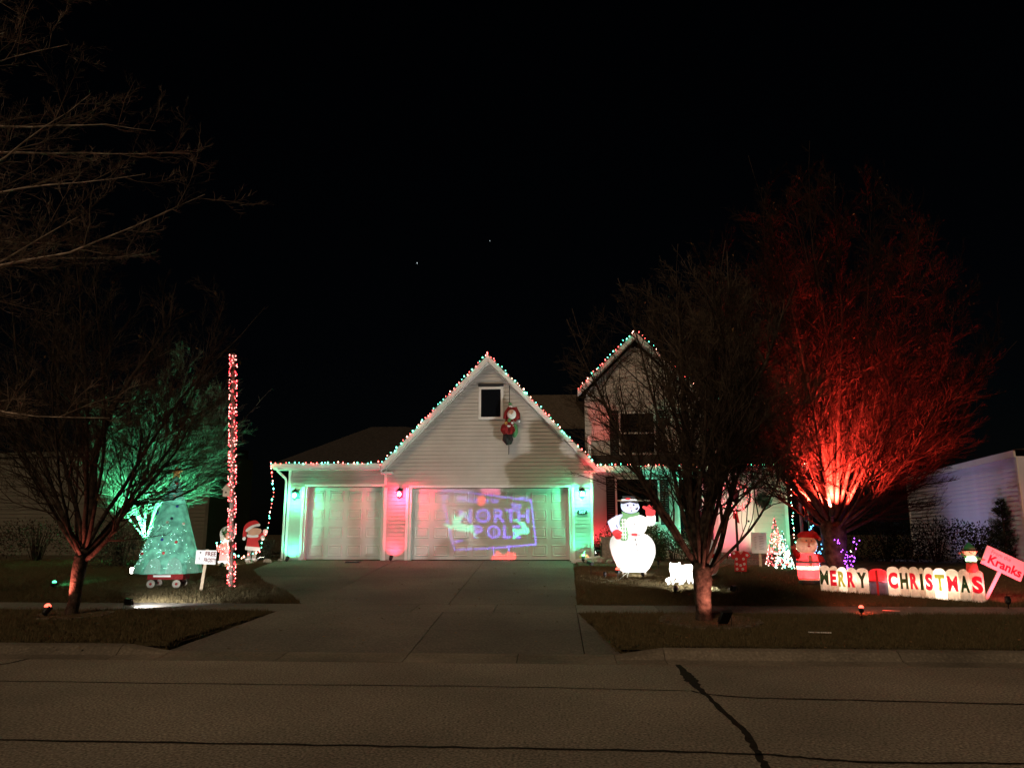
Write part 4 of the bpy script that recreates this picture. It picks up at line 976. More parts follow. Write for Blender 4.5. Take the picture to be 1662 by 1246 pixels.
# --- Kranks sign
kp = at(1629,914,15.75)
ks = thing('tilted_sign','tilted board reading From the Kranks on a slanted stake, lit red','sign',(kp.x,15.75,gz(15.75)))
kz = kp.z-gz(15.75)
Mr = Matrix.Translation((0,0,kz)) @ Matrix.Rotation(rad(26.5),4,'Y')
MB().box(-.40,.40,-.012,.012,-.19,.19).xf(Mr).build('board',M_PWHITE,ks)
M_KR = mat('crimson_lettering',(.45,.015,.05),.6,.1,5); M_KF = mat('faded_lettering',(.62,.33,.33),.6,.1,5)
for tx,sz,dx_,dz_,mm,of in (('Kranks',.235,.03,-.05,M_KR,.006),('From the',.105,-.10,.11,M_KF,0)):
    me = text_mesh(tx,sz,.004,of); me.materials.clear(); me.materials.append(mm)
    o = link('lettering',me,ks); o.matrix_local = Mr @ Matrix.Translation((dx_,-.015,dz_)) @ Matrix.Rotation(rad(90),4,'X')
b0 = at(1597,977,15.78); b1 = at(1629,918,15.78)
dv = (b1-b0); sx_ = b0.x-kp.x
MB().prism([(sx_-.035,-.02),(sx_+.03,-.02),(b1.x-kp.x+.04,kz),(b1.x-kp.x-.04,kz)],.013,.04).build('stake',M_PWHITE,ks)

# ------------------------------------------------------------------ inflatables
F_WHITE = fabric('white_nylon',(.82,.74,.62),.6); F_RED = fabric('red_nylon',(.75,.04,.05),.55); F_SKIN = fabric('skin_nylon',(.85,.52,.38),.55)
F_GREEN = fabric('green_nylon',(.10,.50,.20),.55); F_BLUE = fabric('blue_grey_nylon',(.30,.32,.50),.5); F_BLACK = fabric('black_nylon',(.03,.02,.02),.25); F_PINK = fabric('pink_nylon',(.85,.30,.25),.55)
M_LR = fabric('red_letter',(.85,.025,.07),.6); M_LG = fabric('dark_green_letter',(.02,.05,.015),.6); M_LO = fabric('olive_letter',(.30,.36,.06),.6)
# santa
sp = gpt(5.76,17.95); ss = pxs(1313,910,17.95)
st = thing('inflatable_santa','glowing inflatable Santa waving beside the MERRY end of the banner','inflatable',sp)
def pf(*rows): return [(r*ss, z*ss) for r,z in rows]
MB().lathe(pf((15,0),(17,3),(16,8)),24,sy=.8).build('base',F_BLACK,st,True)
MB().lathe(pf((15.5,8.2),(16,9),(16.8,16),(17.4,25)),24,sy=.8,cap=False).build('trousers',F_RED,st,True)
MB().lathe(pf((17.45,24.5),(18.3,26),(18.2,29),(17.4,30)),24,sy=.8,cap=False).build('coat_hem',F_WHITE,st,True)
MB().lathe(pf((17.4,30),(17.4,35)),24,sy=.8,cap=False).build('coat',F_RED,st,True)
MB().lathe(pf((17.45,35),(17.6,36),(17.5,38),(17.3,38.4)),24,sy=.8,cap=False).build('belt',F_BLACK,st,True)
MB().lathe(pf((17.3,38.4),(16.8,43),(15,48),(11,51)),24,sy=.8).build('jacket',F_RED,st,True)
MB().lathe(pf((15.6,8),(16,9.5),(15.8,11)),24,sy=.82,cap=False).build('boot_trim',F_WHITE,st,True)
MB().box(-2.4*ss,2.4*ss,-18.4*.8*ss,-17.0*.8*ss,30.5*ss,35*ss).box(-2.4*ss,2.4*ss,-18*.8*ss,-16*.8*ss,38.6*ss,47*ss).build('coat_trim',F_WHITE,st)
MB().ell((-.5*ss,-2*ss,63.5*ss),(17*ss,13*ss,15.5*ss),22,14).build('beard',F_WHITE,st,True)
MB().ell((-.5*ss,-6*ss,70.5*ss),(12.5*ss,10.5*ss,5.5*ss),20,12).build('face',F_SKIN,st,True)
hat = MB().ell((1*ss,.5*ss,78*ss),(14.5*ss,12*ss,7.5*ss),22,12); hat.tube([(8*ss,0,81*ss),(15*ss,0,79*ss),(20*ss,0,74*ss)],[7*ss,5*ss,2.5*ss],10).build('hat',F_RED,st,True)
MB().ell((21.5*ss,0,73*ss),3*ss,10,7).build('hat_bobble',F_PINK,st,True)
for x_ in (-5,3): MB().ell((x_*ss,-16*ss,70.5*ss),(1.3*ss,1*ss,1.4*ss),8,6).build('eye',M_PGREY,st,True)
MB().ell((-1*ss,-16.3*ss,65.5*ss),(1.8*ss,1.4*ss,1.4*ss),8,6).build('nose',F_PINK,st,True); MB().ell((-1*ss,-15.0*ss,61.5*ss),(2.4*ss,1*ss,1.2*ss),10,6).build('mouth',M_PRED,st,True)
MB().tube([(-13*ss,-2*ss,44*ss),(-19*ss,-3*ss,50*ss),(-22*ss,-4*ss,57*ss)],[5*ss,4.5*ss,3.4*ss],10).build('arm',F_RED,st,True)
MB().ell((-22.5*ss,-4*ss,59*ss),(4.5*ss,3*ss,3*ss),10,7).tube([(-24*ss,-4*ss,59*ss),(-27*ss,-4*ss,62*ss)],[1.6*ss,1*ss],6).tube([(-21.5*ss,-4*ss,60*ss),(-21*ss,-4*ss,65*ss)],[1.6*ss,1*ss],6).build('mitten',F_PINK,st,True)
MB().tube([(14*ss,-2*ss,46*ss),(20*ss,-4*ss,42*ss),(21*ss,-8*ss,36*ss)],[5*ss,5*ss,4*ss],10).build('arm',F_RED,st,True)
MB().ell((21*ss,-8*ss,33.5*ss),(4*ss,3.6*ss,4*ss),10,7).build('mitten',F_BLACK,st,True)
for z_,p_ in ((.16,4.5),(.42,6.0),(.62,4.0),(.95,2.4)): light('inner_bulb','POINT',sp+Vector((.0,0,z_)),(1,.70,.56),p_*3.4,st,size=.05)

# banner
A0 = Vector((5.70,17.02)); A1 = Vector((8.32,15.60)); BL = (A1-A0).length; BA = math.atan2(A1.y-A0.y, A1.x-A0.x)
def bx_(px):                                             # distance along the banner of a column of the photo
    r = ray(px, 935); d = (A1-A0)/BL; den = r.x*(-d.y)+r.y*d.x
    k = (A0.x*(-d.y)+A0.y*d.x)/den; return (Vector((r.x,r.y))*k-A0).dot(d)
bn = thing('inflatable_banner','long glowing inflatable banner spelling MERRY CHRISTMAS with a striped sack between','inflatable',(A0.x,A0.y,gz(17.0)),BA)
def gzb(u): return gz(A0.y+(A1.y-A0.y)*u/BL)-gz(17.0)+.012
def cell(x0, x1, h, name='panel', m=F_WHITE, zlo=0.0, par=None, bulge=.075, top=.4):
    q = MB(); nx, nz = 9, 9; wd = x1-x0; zb_ = gzb((x0+x1)/2)+zlo
    for sd in (-1,1):
        for j in range(nz+1):
            for i in range(nx+1):
                u, v = i/nx, j/nz
                e = 1-(2*u-1)**4; f_ = 1-(2*v-1)**6
                zt = h*(1-top*.25*abs(2*u-1)**2.5)
                q.v.append((x0+wd*u, sd*(.03+bulge*math.sqrt(max(0,e*f_))), zb_+zt*v))
    k = (nx+1)*(nz+1)
    for j in range(nz):
        for i in range(nx):
            a = j*(nx+1)+i; q.f.append((a,a+1,a+nx+2,a+nx+1)); q.f.append((k+a+1,k+a,k+a+nx+1,k+a+nx+2))
    rim = [i for i in range(nx+1)]+[j*(nx+1)+nx for j in range(1,nz+1)]+[nz*(nx+1)+i for i in range(nx-1,-1,-1)]+[j*(nx+1) for j in range(nz-1,0,-1)]
    for i in range(len(rim)): a,b = rim[i],rim[(i+1)%len(rim)]; q.f.append((b,a,k+a,k+b))
    return q.build(name, m, par or bn, True)
e1 = [1330.7,1347.5,1360,1374.5,1390,1409.5]; e2 = [1440,1459.5,1475.5,1491.5,1500,1515,1535,1555.5,1574,1596]
LM = dict(G=M_LG,R=M_LR,O=M_LO)
def word(edges, s_, cols, h0, h1):
    n = len(s_)
    for i, ch in enumerate(s_):
        x0, x1 = bx_(edges[i]), bx_(edges[i+1]); h = h0+(h1-h0)*(i/(n-1)) + R.uniform(-.012,.012)
        p = cell(x0+.002, x1-.002, h)
        me = text_mesh(ch, .40, 0.0, .010 if ch == 'M' else .022); me.materials.clear(); me.materials.append(LM[cols[i]])
        xs_ = [v.co.x for v in me.vertices]; wch = max(xs_)-min(xs_); cx = (max(xs_)+min(xs_))/2
        tw = (x1-x0)*(.80 if ch != 'I' else .55); sc_ = tw/wch
        o = link('letter', me, p, ((x0+x1)/2-cx*sc_, -.112, gzb((x0+x1)/2)+h*.52), (rad(90),0,0)); o.scale = (sc_,1.0,1)
        o['label'] = {'G':'dark green','R':'red','O':'olive'}[cols[i]]+' letter '+ch
word(e1,'MERRY','GRORG',.55,.52); word(e2,'CHRISTMAS','RGRGRORGR',.60,.61)
xa, xb = bx_(1410.5), bx_(1439)
sk_ = cell(xa,xb,.28,'sack',F_BLUE,0.0,bulge=.12,top=.2); cell(xa,xb,.25,'sack_flap',F_RED,.285,bn,.13,.9)
MB().box((xa+xb)/2-.02,(xa+xb)/2+.02,-.175,-.155,gzb(.9)-.01,gzb(.9)+.50).build('ribbon',M_PRED,bn)
bd_ = (A1-A0)/BL
def bl(u, z, p): light('inner_bulb','POINT',Vector((A0.x+bd_.x*u, A0.y+bd_.y*u, gz(17.0)+gzb(u)+z)),(1,.80,.68),p*2.3,bn,size=.03)
for px_,p_ in ((1339,.75),(1354,.95),(1367,2.6),(1382,.8),(1400,.7),(1434,2.6),(1450,1.2),(1467,.55),(1484,.6),(1496,.45),(1508,1.4),(1525,5.5),(1545,1.5),(1565,.6),(1585,.6)): bl(bx_(px_),.3,p_)
# elf on the right end
u_ = bx_(1580); ez = .56; es = pxs(1580,920,15.9)
el = thing('inflatable_elf','small inflatable elf in a green hat rising over the end of the banner','inflatable',(A0.x+bd_.x*u_,A0.y+bd_.y*u_+.02,gz(17.0)+gzb(u_)+ez),BA*.3)
MB().lathe([(9*es,0),(8.5*es,6*es),(7.5*es,15*es)],16).build('trousers',F_PINK,el,True)
MB().lathe([(7.6*es,15*es),(7.8*es,17*es)],16).build('belt',F_GREEN,el,True)
MB().lathe([(7.6*es,17*es),(8.5*es,21*es),(6.5*es,26*es)],16).build('shirt',fabric('pale_green_nylon',(.55,.85,.60),.6),el,True)
MB().ell((-1*es,-1*es,31*es),(9*es,7.5*es,6.5*es),18,12).build('head',F_SKIN,el,True)
for s_ in (-1,1): MB().tube([(-1*es+s_*8*es,0,31*es),(-1*es+s_*12*es,0,33*es)],[2*es,.5*es],8).build('ear',F_SKIN,el,True)
MB().lathe([(9.3*es,33.5*es),(9.4*es,35.5*es)],16,c=(-1*es,-.5*es,0)).build('hat_brim',F_BLACK,el,True)
MB().lathe([(9*es,35.5*es),(8*es,39*es),(4*es,44*es),(.8*es,47*es)],16,c=(-1*es,-.5*es,0)).build('hat',F_GREEN,el,True)
for x_ in (-4,2): MB().ell((x_*es,-8.4*es,32*es),.8*es,8,6).build('eye',M_PBLACK,el,True)
MB().ell((-1*es,-8.8*es,30*es),1.1*es,8,6).build('nose',F_PINK,el,True)
MB().tube([(-7*es,0,24*es),(-12*es,-1*es,28*es),(-14*es,-1*es,29*es)],[2.4*es,2*es,1.8*es],8).build('arm',F_GREEN,el,True); MB().ell((-16*es,-1*es,30*es),(2.4*es,1.6*es,1.6*es),8,6).build('hand',F_SKIN,el,True)
MB().tube([(7*es,0,23*es),(12*es,-1*es,22*es),(15*es,-1*es,21*es)],[2.4*es,2*es,1.8*es],8).build('arm',F_GREEN,el,True); MB().ell((17.5*es,-1*es,20*es),(3*es,1.6*es,1.6*es),8,6).build('hand',F_SKIN,el,True)
light('inner_bulb','POINT',Vector(el.location)+Vector((0,0,21*es)),(.8,1,.75),1.5,el,size=.03); light('inner_bulb','POINT',Vector(el.location)+Vector((0,0,33*es)),(1,.8,.6),1.6,el,size=.03)

# ------------------------------------------------------------------ cone tree on red wagon
wp = gpt(-8.68,17.1); ws = pxs(275,930,17.1)
wg = thing('wagon','red toy wagon with white wheels carrying the cone tree','wagon',wp,rad(6))
L_ = .78
MB().box(-L_/2,L_/2,-.20,.20,.20,.215).box(-L_/2,L_/2,-.20,-.185,.216,.32).box(-L_/2,L_/2,.185,.20,.216,.32).box(-L_/2,-L_/2+.015,-.184,.184,.216,.32).box(L_/2-.015,L_/2,-.184,.184,.216,.32).build('bed',M_SUIT,wg)
MB().box(-.26,.12,-.204,-.2005,.255,.295).build('side_panel',M_PWHITE,wg)
for x_ in (-.30,.26):
    for y_ in (-.2,.2):
        wl = MB().tube([(x_,y_-.018,.105),(x_,y_+.022,.105)],.09,18).build('wheel',M_GREYW,wg)
        MB().tube([(x_,y_-.027,.105),(x_,y_+.027,.105)],.03,10).build('hub',M_SUIT,wl)
    MB().box(x_-.02,x_+.02,-.175,.175,.09,.12).box(x_-.03,x_+.03,-.03,.03,.12,.199).build('axle',M_BLACK,wg)
MB().tube([(.30,-.02,.13),(.47,-.10,.16),(.40,-.30,.5),(.30,-.32,.74)],.009,6).tube([(.24,-.32,.74),(.36,-.32,.74),(.36,-.33,.82),(.24,-.33,.82),(.24,-.32,.74)],.009,6).build('handle',M_BLACK,wg)
M_TULLE = fabric('green_tulle',(.22,.52,.42),.62,7,.32); M_TULLE2 = fabric('pale_tulle',(.45,.78,.68),.62,30)
tb = wp+Vector((-.02,0,.325))
ct = thing('cone_tree','pale green fabric cone tree with coloured baubles and gold star, standing on the wagon','christmas tree',tb)
Hh = 2.16; R0 = .66
nn = 48; q = MB()
rows = 22
for j in range(rows+1):
    v = j/rows
    for i in range(nn):
        a = 2*math.pi*i/nn; sc_ = abs(math.sin(a*5)) if j == 0 else 0
        r = (R0*(1-v)**.92+.045)*(1+.035*math.cos(a*10)*(1-v))
        z = Hh*v + (-.05+.07*(1-abs(math.sin(a*5)))) * (1 if j == 0 else 0)
        q.v.append((r*math.cos(a), r*math.sin(a), max(z,.012)))
for j in range(rows):
    for i in range(nn): i2=(i+1)%nn; q.f.append((j*nn+i,j*nn+i2,(j+1)*nn+i2,(j+1)*nn+i))
q.build('skirt',M_TULLE,ct,True)
for k in range(10):
    a = 2*math.pi*(k+.5)/10+.0; m = MB()
    for j in range(7):
        v = j/6; r = R0*(1-v*.17)**.92+.052; wdt = .17*math.sqrt(max(0,1-v**2.2))
        for s_ in (-1,0,1): aa = a+s_*wdt/r; rr_ = r*(1+.035*math.cos(aa*10))+.006; m.v.append((rr_*math.cos(aa),rr_*math.sin(aa),.03+v*.34))
    for j in range(6):
        for i in range(2): z0 = j*3+i; m.f.append((z0,z0+1,z0+4,z0+3))
    m.build('scallop',M_TULLE2,ct,True)
M_BB = mat('blue_bauble',(.03,.07,.35),.3,.1,5); M_BR = mat('red_bauble',(.55,.06,.06),.3,.1,5); M_BW = mat('cream_bauble',(.7,.62,.5),.4,.1,5); M_BD = mat('dark_bauble',(.02,.05,.08),.3,.1,5)
for px_,py_,m in ((282,792,M_BR),(283,812,M_BW),(290,829,M_BB),(258,840,M_BB),(287,849,M_BD),(282,855,M_BW),(280,882,M_BB),(300,886,M_BR),(247,904,M_BR),(287,903,M_BR),(239,888,M_BW),(302,857,M_BW),(226,908,M_BR)):
    z = (936-py_)*ws; x_ = (px_-276.5)*ws; rr_ = R0*max(0,1-z/Hh)**.92+.06
    x_ = max(-rr_,min(rr_,x_)); y_ = -math.sqrt(max(0,rr_*rr_-x_*x_))
    MB().ell((x_,y_,z),.033,12,8).build('bauble',m,ct,True)
sm_ = MB()
for k in range(5):
    a = math.pi/2+k*1.2566; sm_.tube([(0,0,Hh+.10),(math.cos(a)*.15,0,Hh+.10+math.sin(a)*.15)],[.055,.006],6)
sm_.build('star',M_GOLD,ct)
MB().tube([(0,0,.0),(0,0,Hh+.06)],.02,8).build('pole',M_METAL,ct)
lb = [MB(),MB()]
for k in range(170):
    z = .12+ .95*R.random()**1.3; a = R.uniform(3.5,5.9); rr_ = (R0*(1-z/Hh)**.92)*R.uniform(.97,1.07)+.045
    lb[k%2].octa((rr_*math.cos(a),rr_*math.sin(a),z),R.uniform(.0035,.008))
kind(lb[0].build('bulbs',emit('mint_mini_bulb',(.45,1,.75),6,False),ct,True),'stuff'); kind(lb[1].build('bulbs',emit('mint_pale_bulb',(.7,1,.95),5,False),ct,True),'stuff')
for z_,p_ in ((.2,9),(.5,2.0),(1.1,2.0),(1.6,1.6),(1.9,.8)): light('inner_bulb','POINT',tb+Vector((.06,-.06,z_)),(.55,1,.80),p_,ct,size=.06)

# ------------------------------------------------------------------ cones of string lights by the porch
def light_cone(label, base, h, r, mats, n, lit):
    t = thing('light_cone', label, 'light cone', base, 0, 'cone trees of string lights by the porch')
    pts = []
    for i in range(241):
        u = i/240; a = u*2*math.pi*11; pts.append((r*(1-u)*math.cos(a), r*(1-u)*math.sin(a), .03+u*h))
    MB().tube(pts,.005,3).build('wire',M_WIRE,t)
    for k in range(8): a = k*math.pi/4; MB().tube([(r*math.cos(a),r*math.sin(a),0),(0,0,h)],.006,4).build('rib',M_WIRE,t)
    B = [MB() for _ in mats]
    for i in range(n):
        u = 1-math.sqrt(R.random()); a = R.uniform(0,6.283); B[R.randrange(len(mats))].octa((r*(1-u)*math.cos(a)*1.03,r*(1-u)*math.sin(a)*1.03,.03+u*h),.016*R.uniform(.8,1.2))
    for m_,e in zip(B,mats): kind(m_.build('bulbs',e,t,True),'stuff')
    for c_,p_,z_ in lit: light('glow','POINT',Vector(base)+Vector((0,-r*.6,z_)),c_,p_,t,size=.12)
light_cone('tall cone of red and white lights, behind the mint cone by the porch',gpt(6.08,21.5),1.32,.30,[E_REDS,E_REDS,E_WHTS],240,[((1,.15,.12),2.5,.4)])
light_cone('short cone of mint and white lights before the red cone by the porch',gpt(6.10,20.9),.98,.24,[emit('mint_bulb',(.25,1,.68),5,False),emit('mint_bulb_pale',(.5,1,.8),5,False),E_WHTS],230,[((.2,1,.6),3,.12)])
# spiral light bushes behind santa and the red tree trunk
def spiral(name,label,base,h,r,em,c_,p_,seed,n=70):
    t = thing(name,label,'light bush',base,0,'wire bushes wrapped in coloured lights'); rng = random.Random(seed); pts=[]; B = MB()
    for s_ in range(6):
        a = rng.uniform(0,6.283); top = Vector((math.cos(a)*r*rng.uniform(.3,1),math.sin(a)*r*.6,h*rng.uniform(.55,1)))
        MB().tube([(0,0,-.03),top*.5+Vector((0,0,.05)),top],[.012,.008,.004],4).build('stem',M_TWIGD,t)
        for k in range(n//6): u = rng.uniform(.1,1); B.octa(top*u+Vector((rng.gauss(0,.025),rng.gauss(0,.025),rng.gauss(0,.025))),.014)
    kind(B.build('bulbs',em,t,True),'stuff'); light('glow','POINT',Vector(base)+Vector((0,-r*.6,h*.6)),c_,p_,t,size=.1)
q = at(1328,885,20.6); spiral('light_bush','blue lit wire bush peeking out behind the inflatable Santa',gpt(q.x,20.6),1.25,.22,E_BLUS,(.1,.3,1),5,3)
q = at(1382,910,19.9); spiral('light_bush','purple lit wire bush right of the red tree trunk',gpt(q.x-.08,19.9),1.0,.34,E_PURS,(.35,.08,1),5,8)

# ------------------------------------------------------------------ porch: lamp post, lit wreath, spiky wreath
lp = gpt(at(1201,893,21.9).x,22.15)
lpz = at(1198,812,22.15).z-lp.z
t = thing('lamp_post','slender dark lamp post standing before the pink lit front door','lamp post',lp)
MB().lathe([(.075,-.03),(.075,.12),(.05,.2),(.038,.3),(.03,lpz-.05)],10).build('post',M_METAL,t,True)
MB().tube([(-.13,0,lpz-.14),(.13,0,lpz-.14)],.012,6).build('crossbar',M_METAL,t)
MB().lathe([(.05,lpz-.05),(.10,lpz+.0),(.13,lpz+.22),(.10,lpz+.23)],6).build('lantern_glass',M_GLASS,t); MB().lathe([(.16,lpz+.23),(.10,lpz+.31),(.02,lpz+.38)],6).build('lantern_cap',M_METAL,t)
wc = at(1191,806,22.05)
t = thing('lit_wreath','ring of red lights with ribbon hanging on the lamp post','wreath',wc)
ring = [Vector((.46*math.cos(a*math.pi/18),0,.40*math.sin(a*math.pi/18))) for a in range(37)]
MB().tube(ring,.03,5).build('frame',M_WIRE,t); B = MB(); fl = MB()
for k in range(105):
    a = R.uniform(0,6.283); q_ = R.uniform(.62,1.12); B.octa((.46*q_*math.cos(a),R.uniform(-.08,.03),.40*q_*math.sin(a)),.017)
for k in range(420):
    a = R.uniform(0,6.283); q_ = R.uniform(.7,1.1); d = Vector((R.gauss(0,1),R.gauss(0,.5),R.gauss(0,1))).normalized(); fl.leafq(Vector((.46*q_*math.cos(a),R.uniform(-.05,.05),.40*q_*math.sin(a))),d,d.orthogonal().normalized(),.09,.008)
kind(fl.build('needles',M_CONIF,t),'stuff'); kind(B.build('bulbs',E_REDS,t,True),'stuff')
MB().prism([(.02,-.42),(.07,-.42),(.12,-.75),(.06,-.72)],-.02,-.005).prism([(.0,-.42),(-.05,-.42),(-.06,-.6),(.0,-.64)],-.024,-.022).build('ribbon',M_PRED,t)
light('glow','POINT',wc+Vector((0,-.2,0)),(1,.1,.12),5,t,size=.3)
wc = at(1238,812,YM-.09)
t = thing('spiky_wreath','dark spiky round wreath on the green lit porch wall','wreath',wc); m = MB()
for k in range(380):
    d = Vector((R.gauss(0,1),-abs(R.gauss(0,.45)),R.gauss(0,1))).normalized(); a0_ = d*.07
    m.tube([a0_,d*R.uniform(.18,.29)],[.014,.004],3,cap=False)
m.build('needles',M_CONIF,t); MB().ell((0,0,0),(.09,.05,.09),10,7).build('core',M_CONIF,t,True)
pp = at(1303,880,22.9); 
t = thing('slim_pole','slim bluish pole standing right of the porch corner','pole',(pp.x,22.9,gz(22.9)))
MB().tube([(0,0,-.05),(0,0,2.3)],.045,8).build('shaft',mat('blue_grey_metal',(.2,.22,.28),.5,.1,5,metal=.4),t); MB().lathe([(.055,2.3),(.06,2.33),(.02,2.38)],8).build('finial',M_METAL,t)

# ------------------------------------------------------------------ hanging santa on a rope
hp_ = at(828,690,YW-.22); hs = pxs(828,690,YW-.2)
rp_ = thing('rope','thin dark rope hanging from the gable with Santa on it','rope',at(827,626,YW-.2))
zz = at(827,737,YW-.2).z-at(827,626,YW-.2).z
MB().tube([(0,0,.02),(.0,0,zz*.5),(-.02,0,zz)],.013,5).build('strand',M_ROPE,rp_); MB().tube([(0,0,.06),(0,.18,.08)],.01,5).build('hook',M_METAL,rp_)
t = thing('climbing_santa','stuffed Santa climbing the rope under the gable window','Santa doll',hp_)
def hq(x,y,d=0): return Vector(((x-828)*hs, d*hs, (690-y)*hs))
MB().tube([hq(826,678),hq(827,686),hq(824,694),hq(823,700)],[5*hs,8*hs,8.5*hs,6*hs],14).build('jacket',M_SUIT,t,True)
MB().tube([hq(820,680,-2),hq(822,670,-4),hq(826,664,-5),hq(828,660,-3)],[4*hs,3.6*hs,3.2*hs,2.6*hs],10).build('sleeve',M_SUIT,t,True)
MB().tube([hq(834,682,-2),hq(840,676,-4),hq(839,668,-5),hq(832,664,-5)],[4*hs,3.6*hs,3.2*hs,2.6*hs],10).build('sleeve',M_SUIT,t,True)
MB().ell(hq(828,656,-2),(3*hs,3*hs,3*hs),10,7).build('mitten',M_PGREEN,t,True); MB().ell(hq(827,683,-9),(3*hs,3*hs,3*hs),10,7).build('mitten',M_PGREEN,t,True)
for a,b in ((829,660),(831,687)): MB().ell(hq(a,b,-5),(3*hs,2.6*hs,2*hs),10,7).build('cuff',M_PWHITE,t,True)
MB().ell(hq(831,673,-6),(7.5*hs,5.5*hs,8*hs),14,10).build('beard',M_PWHITE,t,True); MB().ell(hq(830,670,-10),(4*hs,3*hs,4*hs),12,8).build('face',M_SKIN,t,True)
MB().tube([hq(832,667,-3),hq(836,664,-1),hq(841,672,1),hq(842,680,1)],[6*hs,5*hs,3.4*hs,2*hs],10).build('hat',M_SUIT,t,True); MB().ell(hq(842,683,1),2.4*hs,8,6).build('hat_bobble',M_PWHITE,t,True)
MB().tube([hq(820,692,-4),hq(819,698,-8),hq(822,706,-6)],[6*hs,6.5*hs,4.6*hs],12).build('trouser_leg',M_SUIT,t,True); MB().tube([hq(828,692,-3),hq(832,699,-6),hq(826,706,-4)],[6*hs,5*hs,4*hs],12).build('trouser_leg',M_SUIT,t,True)
MB().tube([hq(815,691,-5),hq(828,693,-8),hq(833,692,-5)],2*hs,8).build('coat_trim',M_PWHITE,t,True); MB().ell(hq(822,688,-9),(2.6*hs,1*hs,2.6*hs),10,6).build('buckle',M_GOLD,t,True)
MB().tube([hq(822,706,-6),hq(821,714,-7),hq(826,721,-8)],[5*hs,5.4*hs,4*hs],10).build('boot',M_PBLACK,t,True); MB().tube([hq(827,706,-4),hq(829,714,-4),hq(827,720,-6)],[4.6*hs,4.6*hs,3.6*hs],10).build('boot',M_PBLACK,t,True)
MB().ell(hq(835,698,2),(5.5*hs,5*hs,12*hs),12,9).build('toy_sack',M_PGREEN,t,True)

# ------------------------------------------------------------------ projector throwing the picture on the wide door
pj = gpt(.92,19.46); PLp = pj+Vector((0,0,.30))
YD = YW+.2
def dpt(px,py): p = at(px,py,YD); return p
ctr = dpt(795,845); ax = (ctr-PLp).normalized(); SD = .09
ex = ax.cross(Vector((0,0,1))).normalized(); ey = ex.cross(ax).normalized(); so_ = PLp+ax*SD
def to_slide(p):
    d = p-PLp; k = SD/d.dot(ax); q_ = PLp+d*k-so_; return q_.dot(ex), q_.dot(ey)
bl_seg, gr_poly, rd_poly, thick = [], [], [], []
def segs(pts, w_, closed=False):
    for a,b in zip(pts, pts[1:]+([pts[0]] if closed else [])): bl_seg.append((a,b,w_)) if a != b else None
segs([(717,796),(745,797),(862,812),(866,850),(870,883),(800,889),(737,892),(730,862),(722,830)],1.3,True)
for a,b in (((719,806),(728,805)),((720,809),(728,805)),((735,878),(751,877)),((735,881),(751,877)),((842,808),(856,807)),((856,812),(862,810)),((800,888),(804,911)),((825,885),(828,911))): segs([a,b],1.1)
def ttext(s_, size, cx, cy, w_, sx=1.0, shear=0.0):
    me = text_mesh(s_, size, .0, 0, res=4)
    cnt = {}
    for p in me.polygons:
        for k in p.edge_keys: cnt[k] = cnt.get(k,0)+1
    for k,n_ in cnt.items():
        va, vb = me.vertices[k[0]].co, me.vertices[k[1]].co
        bl_seg.append(((cx+va.x*sx, cy-va.y+va.x*sx*shear),(cx+vb.x*sx, cy-vb.y+vb.x*sx*shear),w_))
for s_,x_ in (('N',755),('O',784),('R',809),('T',829),('H',849)): ttext(s_,31,x_,838,.8)
for s_,x_ in (('P',775),('O',801),('L',822),('E',838)): ttext(s_,29,x_,864,.8)
for x_,y_ in ((784,836),(801,863)): segs([(x_+2.6*math.cos(k*.7),y_+2.6*math.sin(k*.7)) for k in range(9)],.8,True)
ttext('Welcome to',13,775,811,.45,1,.03); ttext('the',13,838,820,.45)
deer1 = [(721,850),(728,851),(735,853),(734,845),(735,836),(738,835),(743,838),(750,838),(748,844),(748,849),(758,852),(767,851),(769,857),(768,864),(773,869),(776,873),(771,870),(763,862),(752,862),(740,860),(730,858),(722,853)]
antl = [[(749,838),(760,836),(761,835),(750,836)],[(752,834),(760,832),(760,831),(752,833)],[(746,838),(754,832),(753,831),(745,837)],[(733,836),(736,834),(737,838),(735,838)]]
deer2 = [(832,857),(840,859),(847,858),(846,852),(840,848),(842,846),(852,848),(854,853),(858,858),(860,862),(855,867),(846,866),(840,869),(833,876),(832,872),(836,864),(831,861)]
antl2 = [[(832,843),(841,842),(841,844),(832,844)],[(833,846),(841,846),(842,847),(834,847)]]
fire = [(797,911),(798,902),(803,899),(806,893),(811,896),(817,901),(822,897),(826,894),(830,897),(836,896),(838,903),(836,909),(831,911)]
topr = [(776,804),(784,804),(788,808),(787,816),(783,822),(777,820),(774,812)]
topp = [(779,792),(786,790),(806,791),(812,797),(810,803),(795,802),(782,803)]
mx_ = [to_slide(dpt(x_,y_)) for x_,y_ in ((712,787),(876,787),(712,914),(876,914))]
u0,u1 = min(m[0] for m in mx_),max(m[0] for m in mx_); v0,v1 = min(m[1] for m in mx_),max(m[1] for m in mx_)
NX, NY = 230, 160
U = u0+(u1-u0)*(np.arange(NX)+.5)/NX; V = v0+(v1-v0)*(np.arange(NY)+.5)/NY
UU,VV = np.meshgrid(U,V)
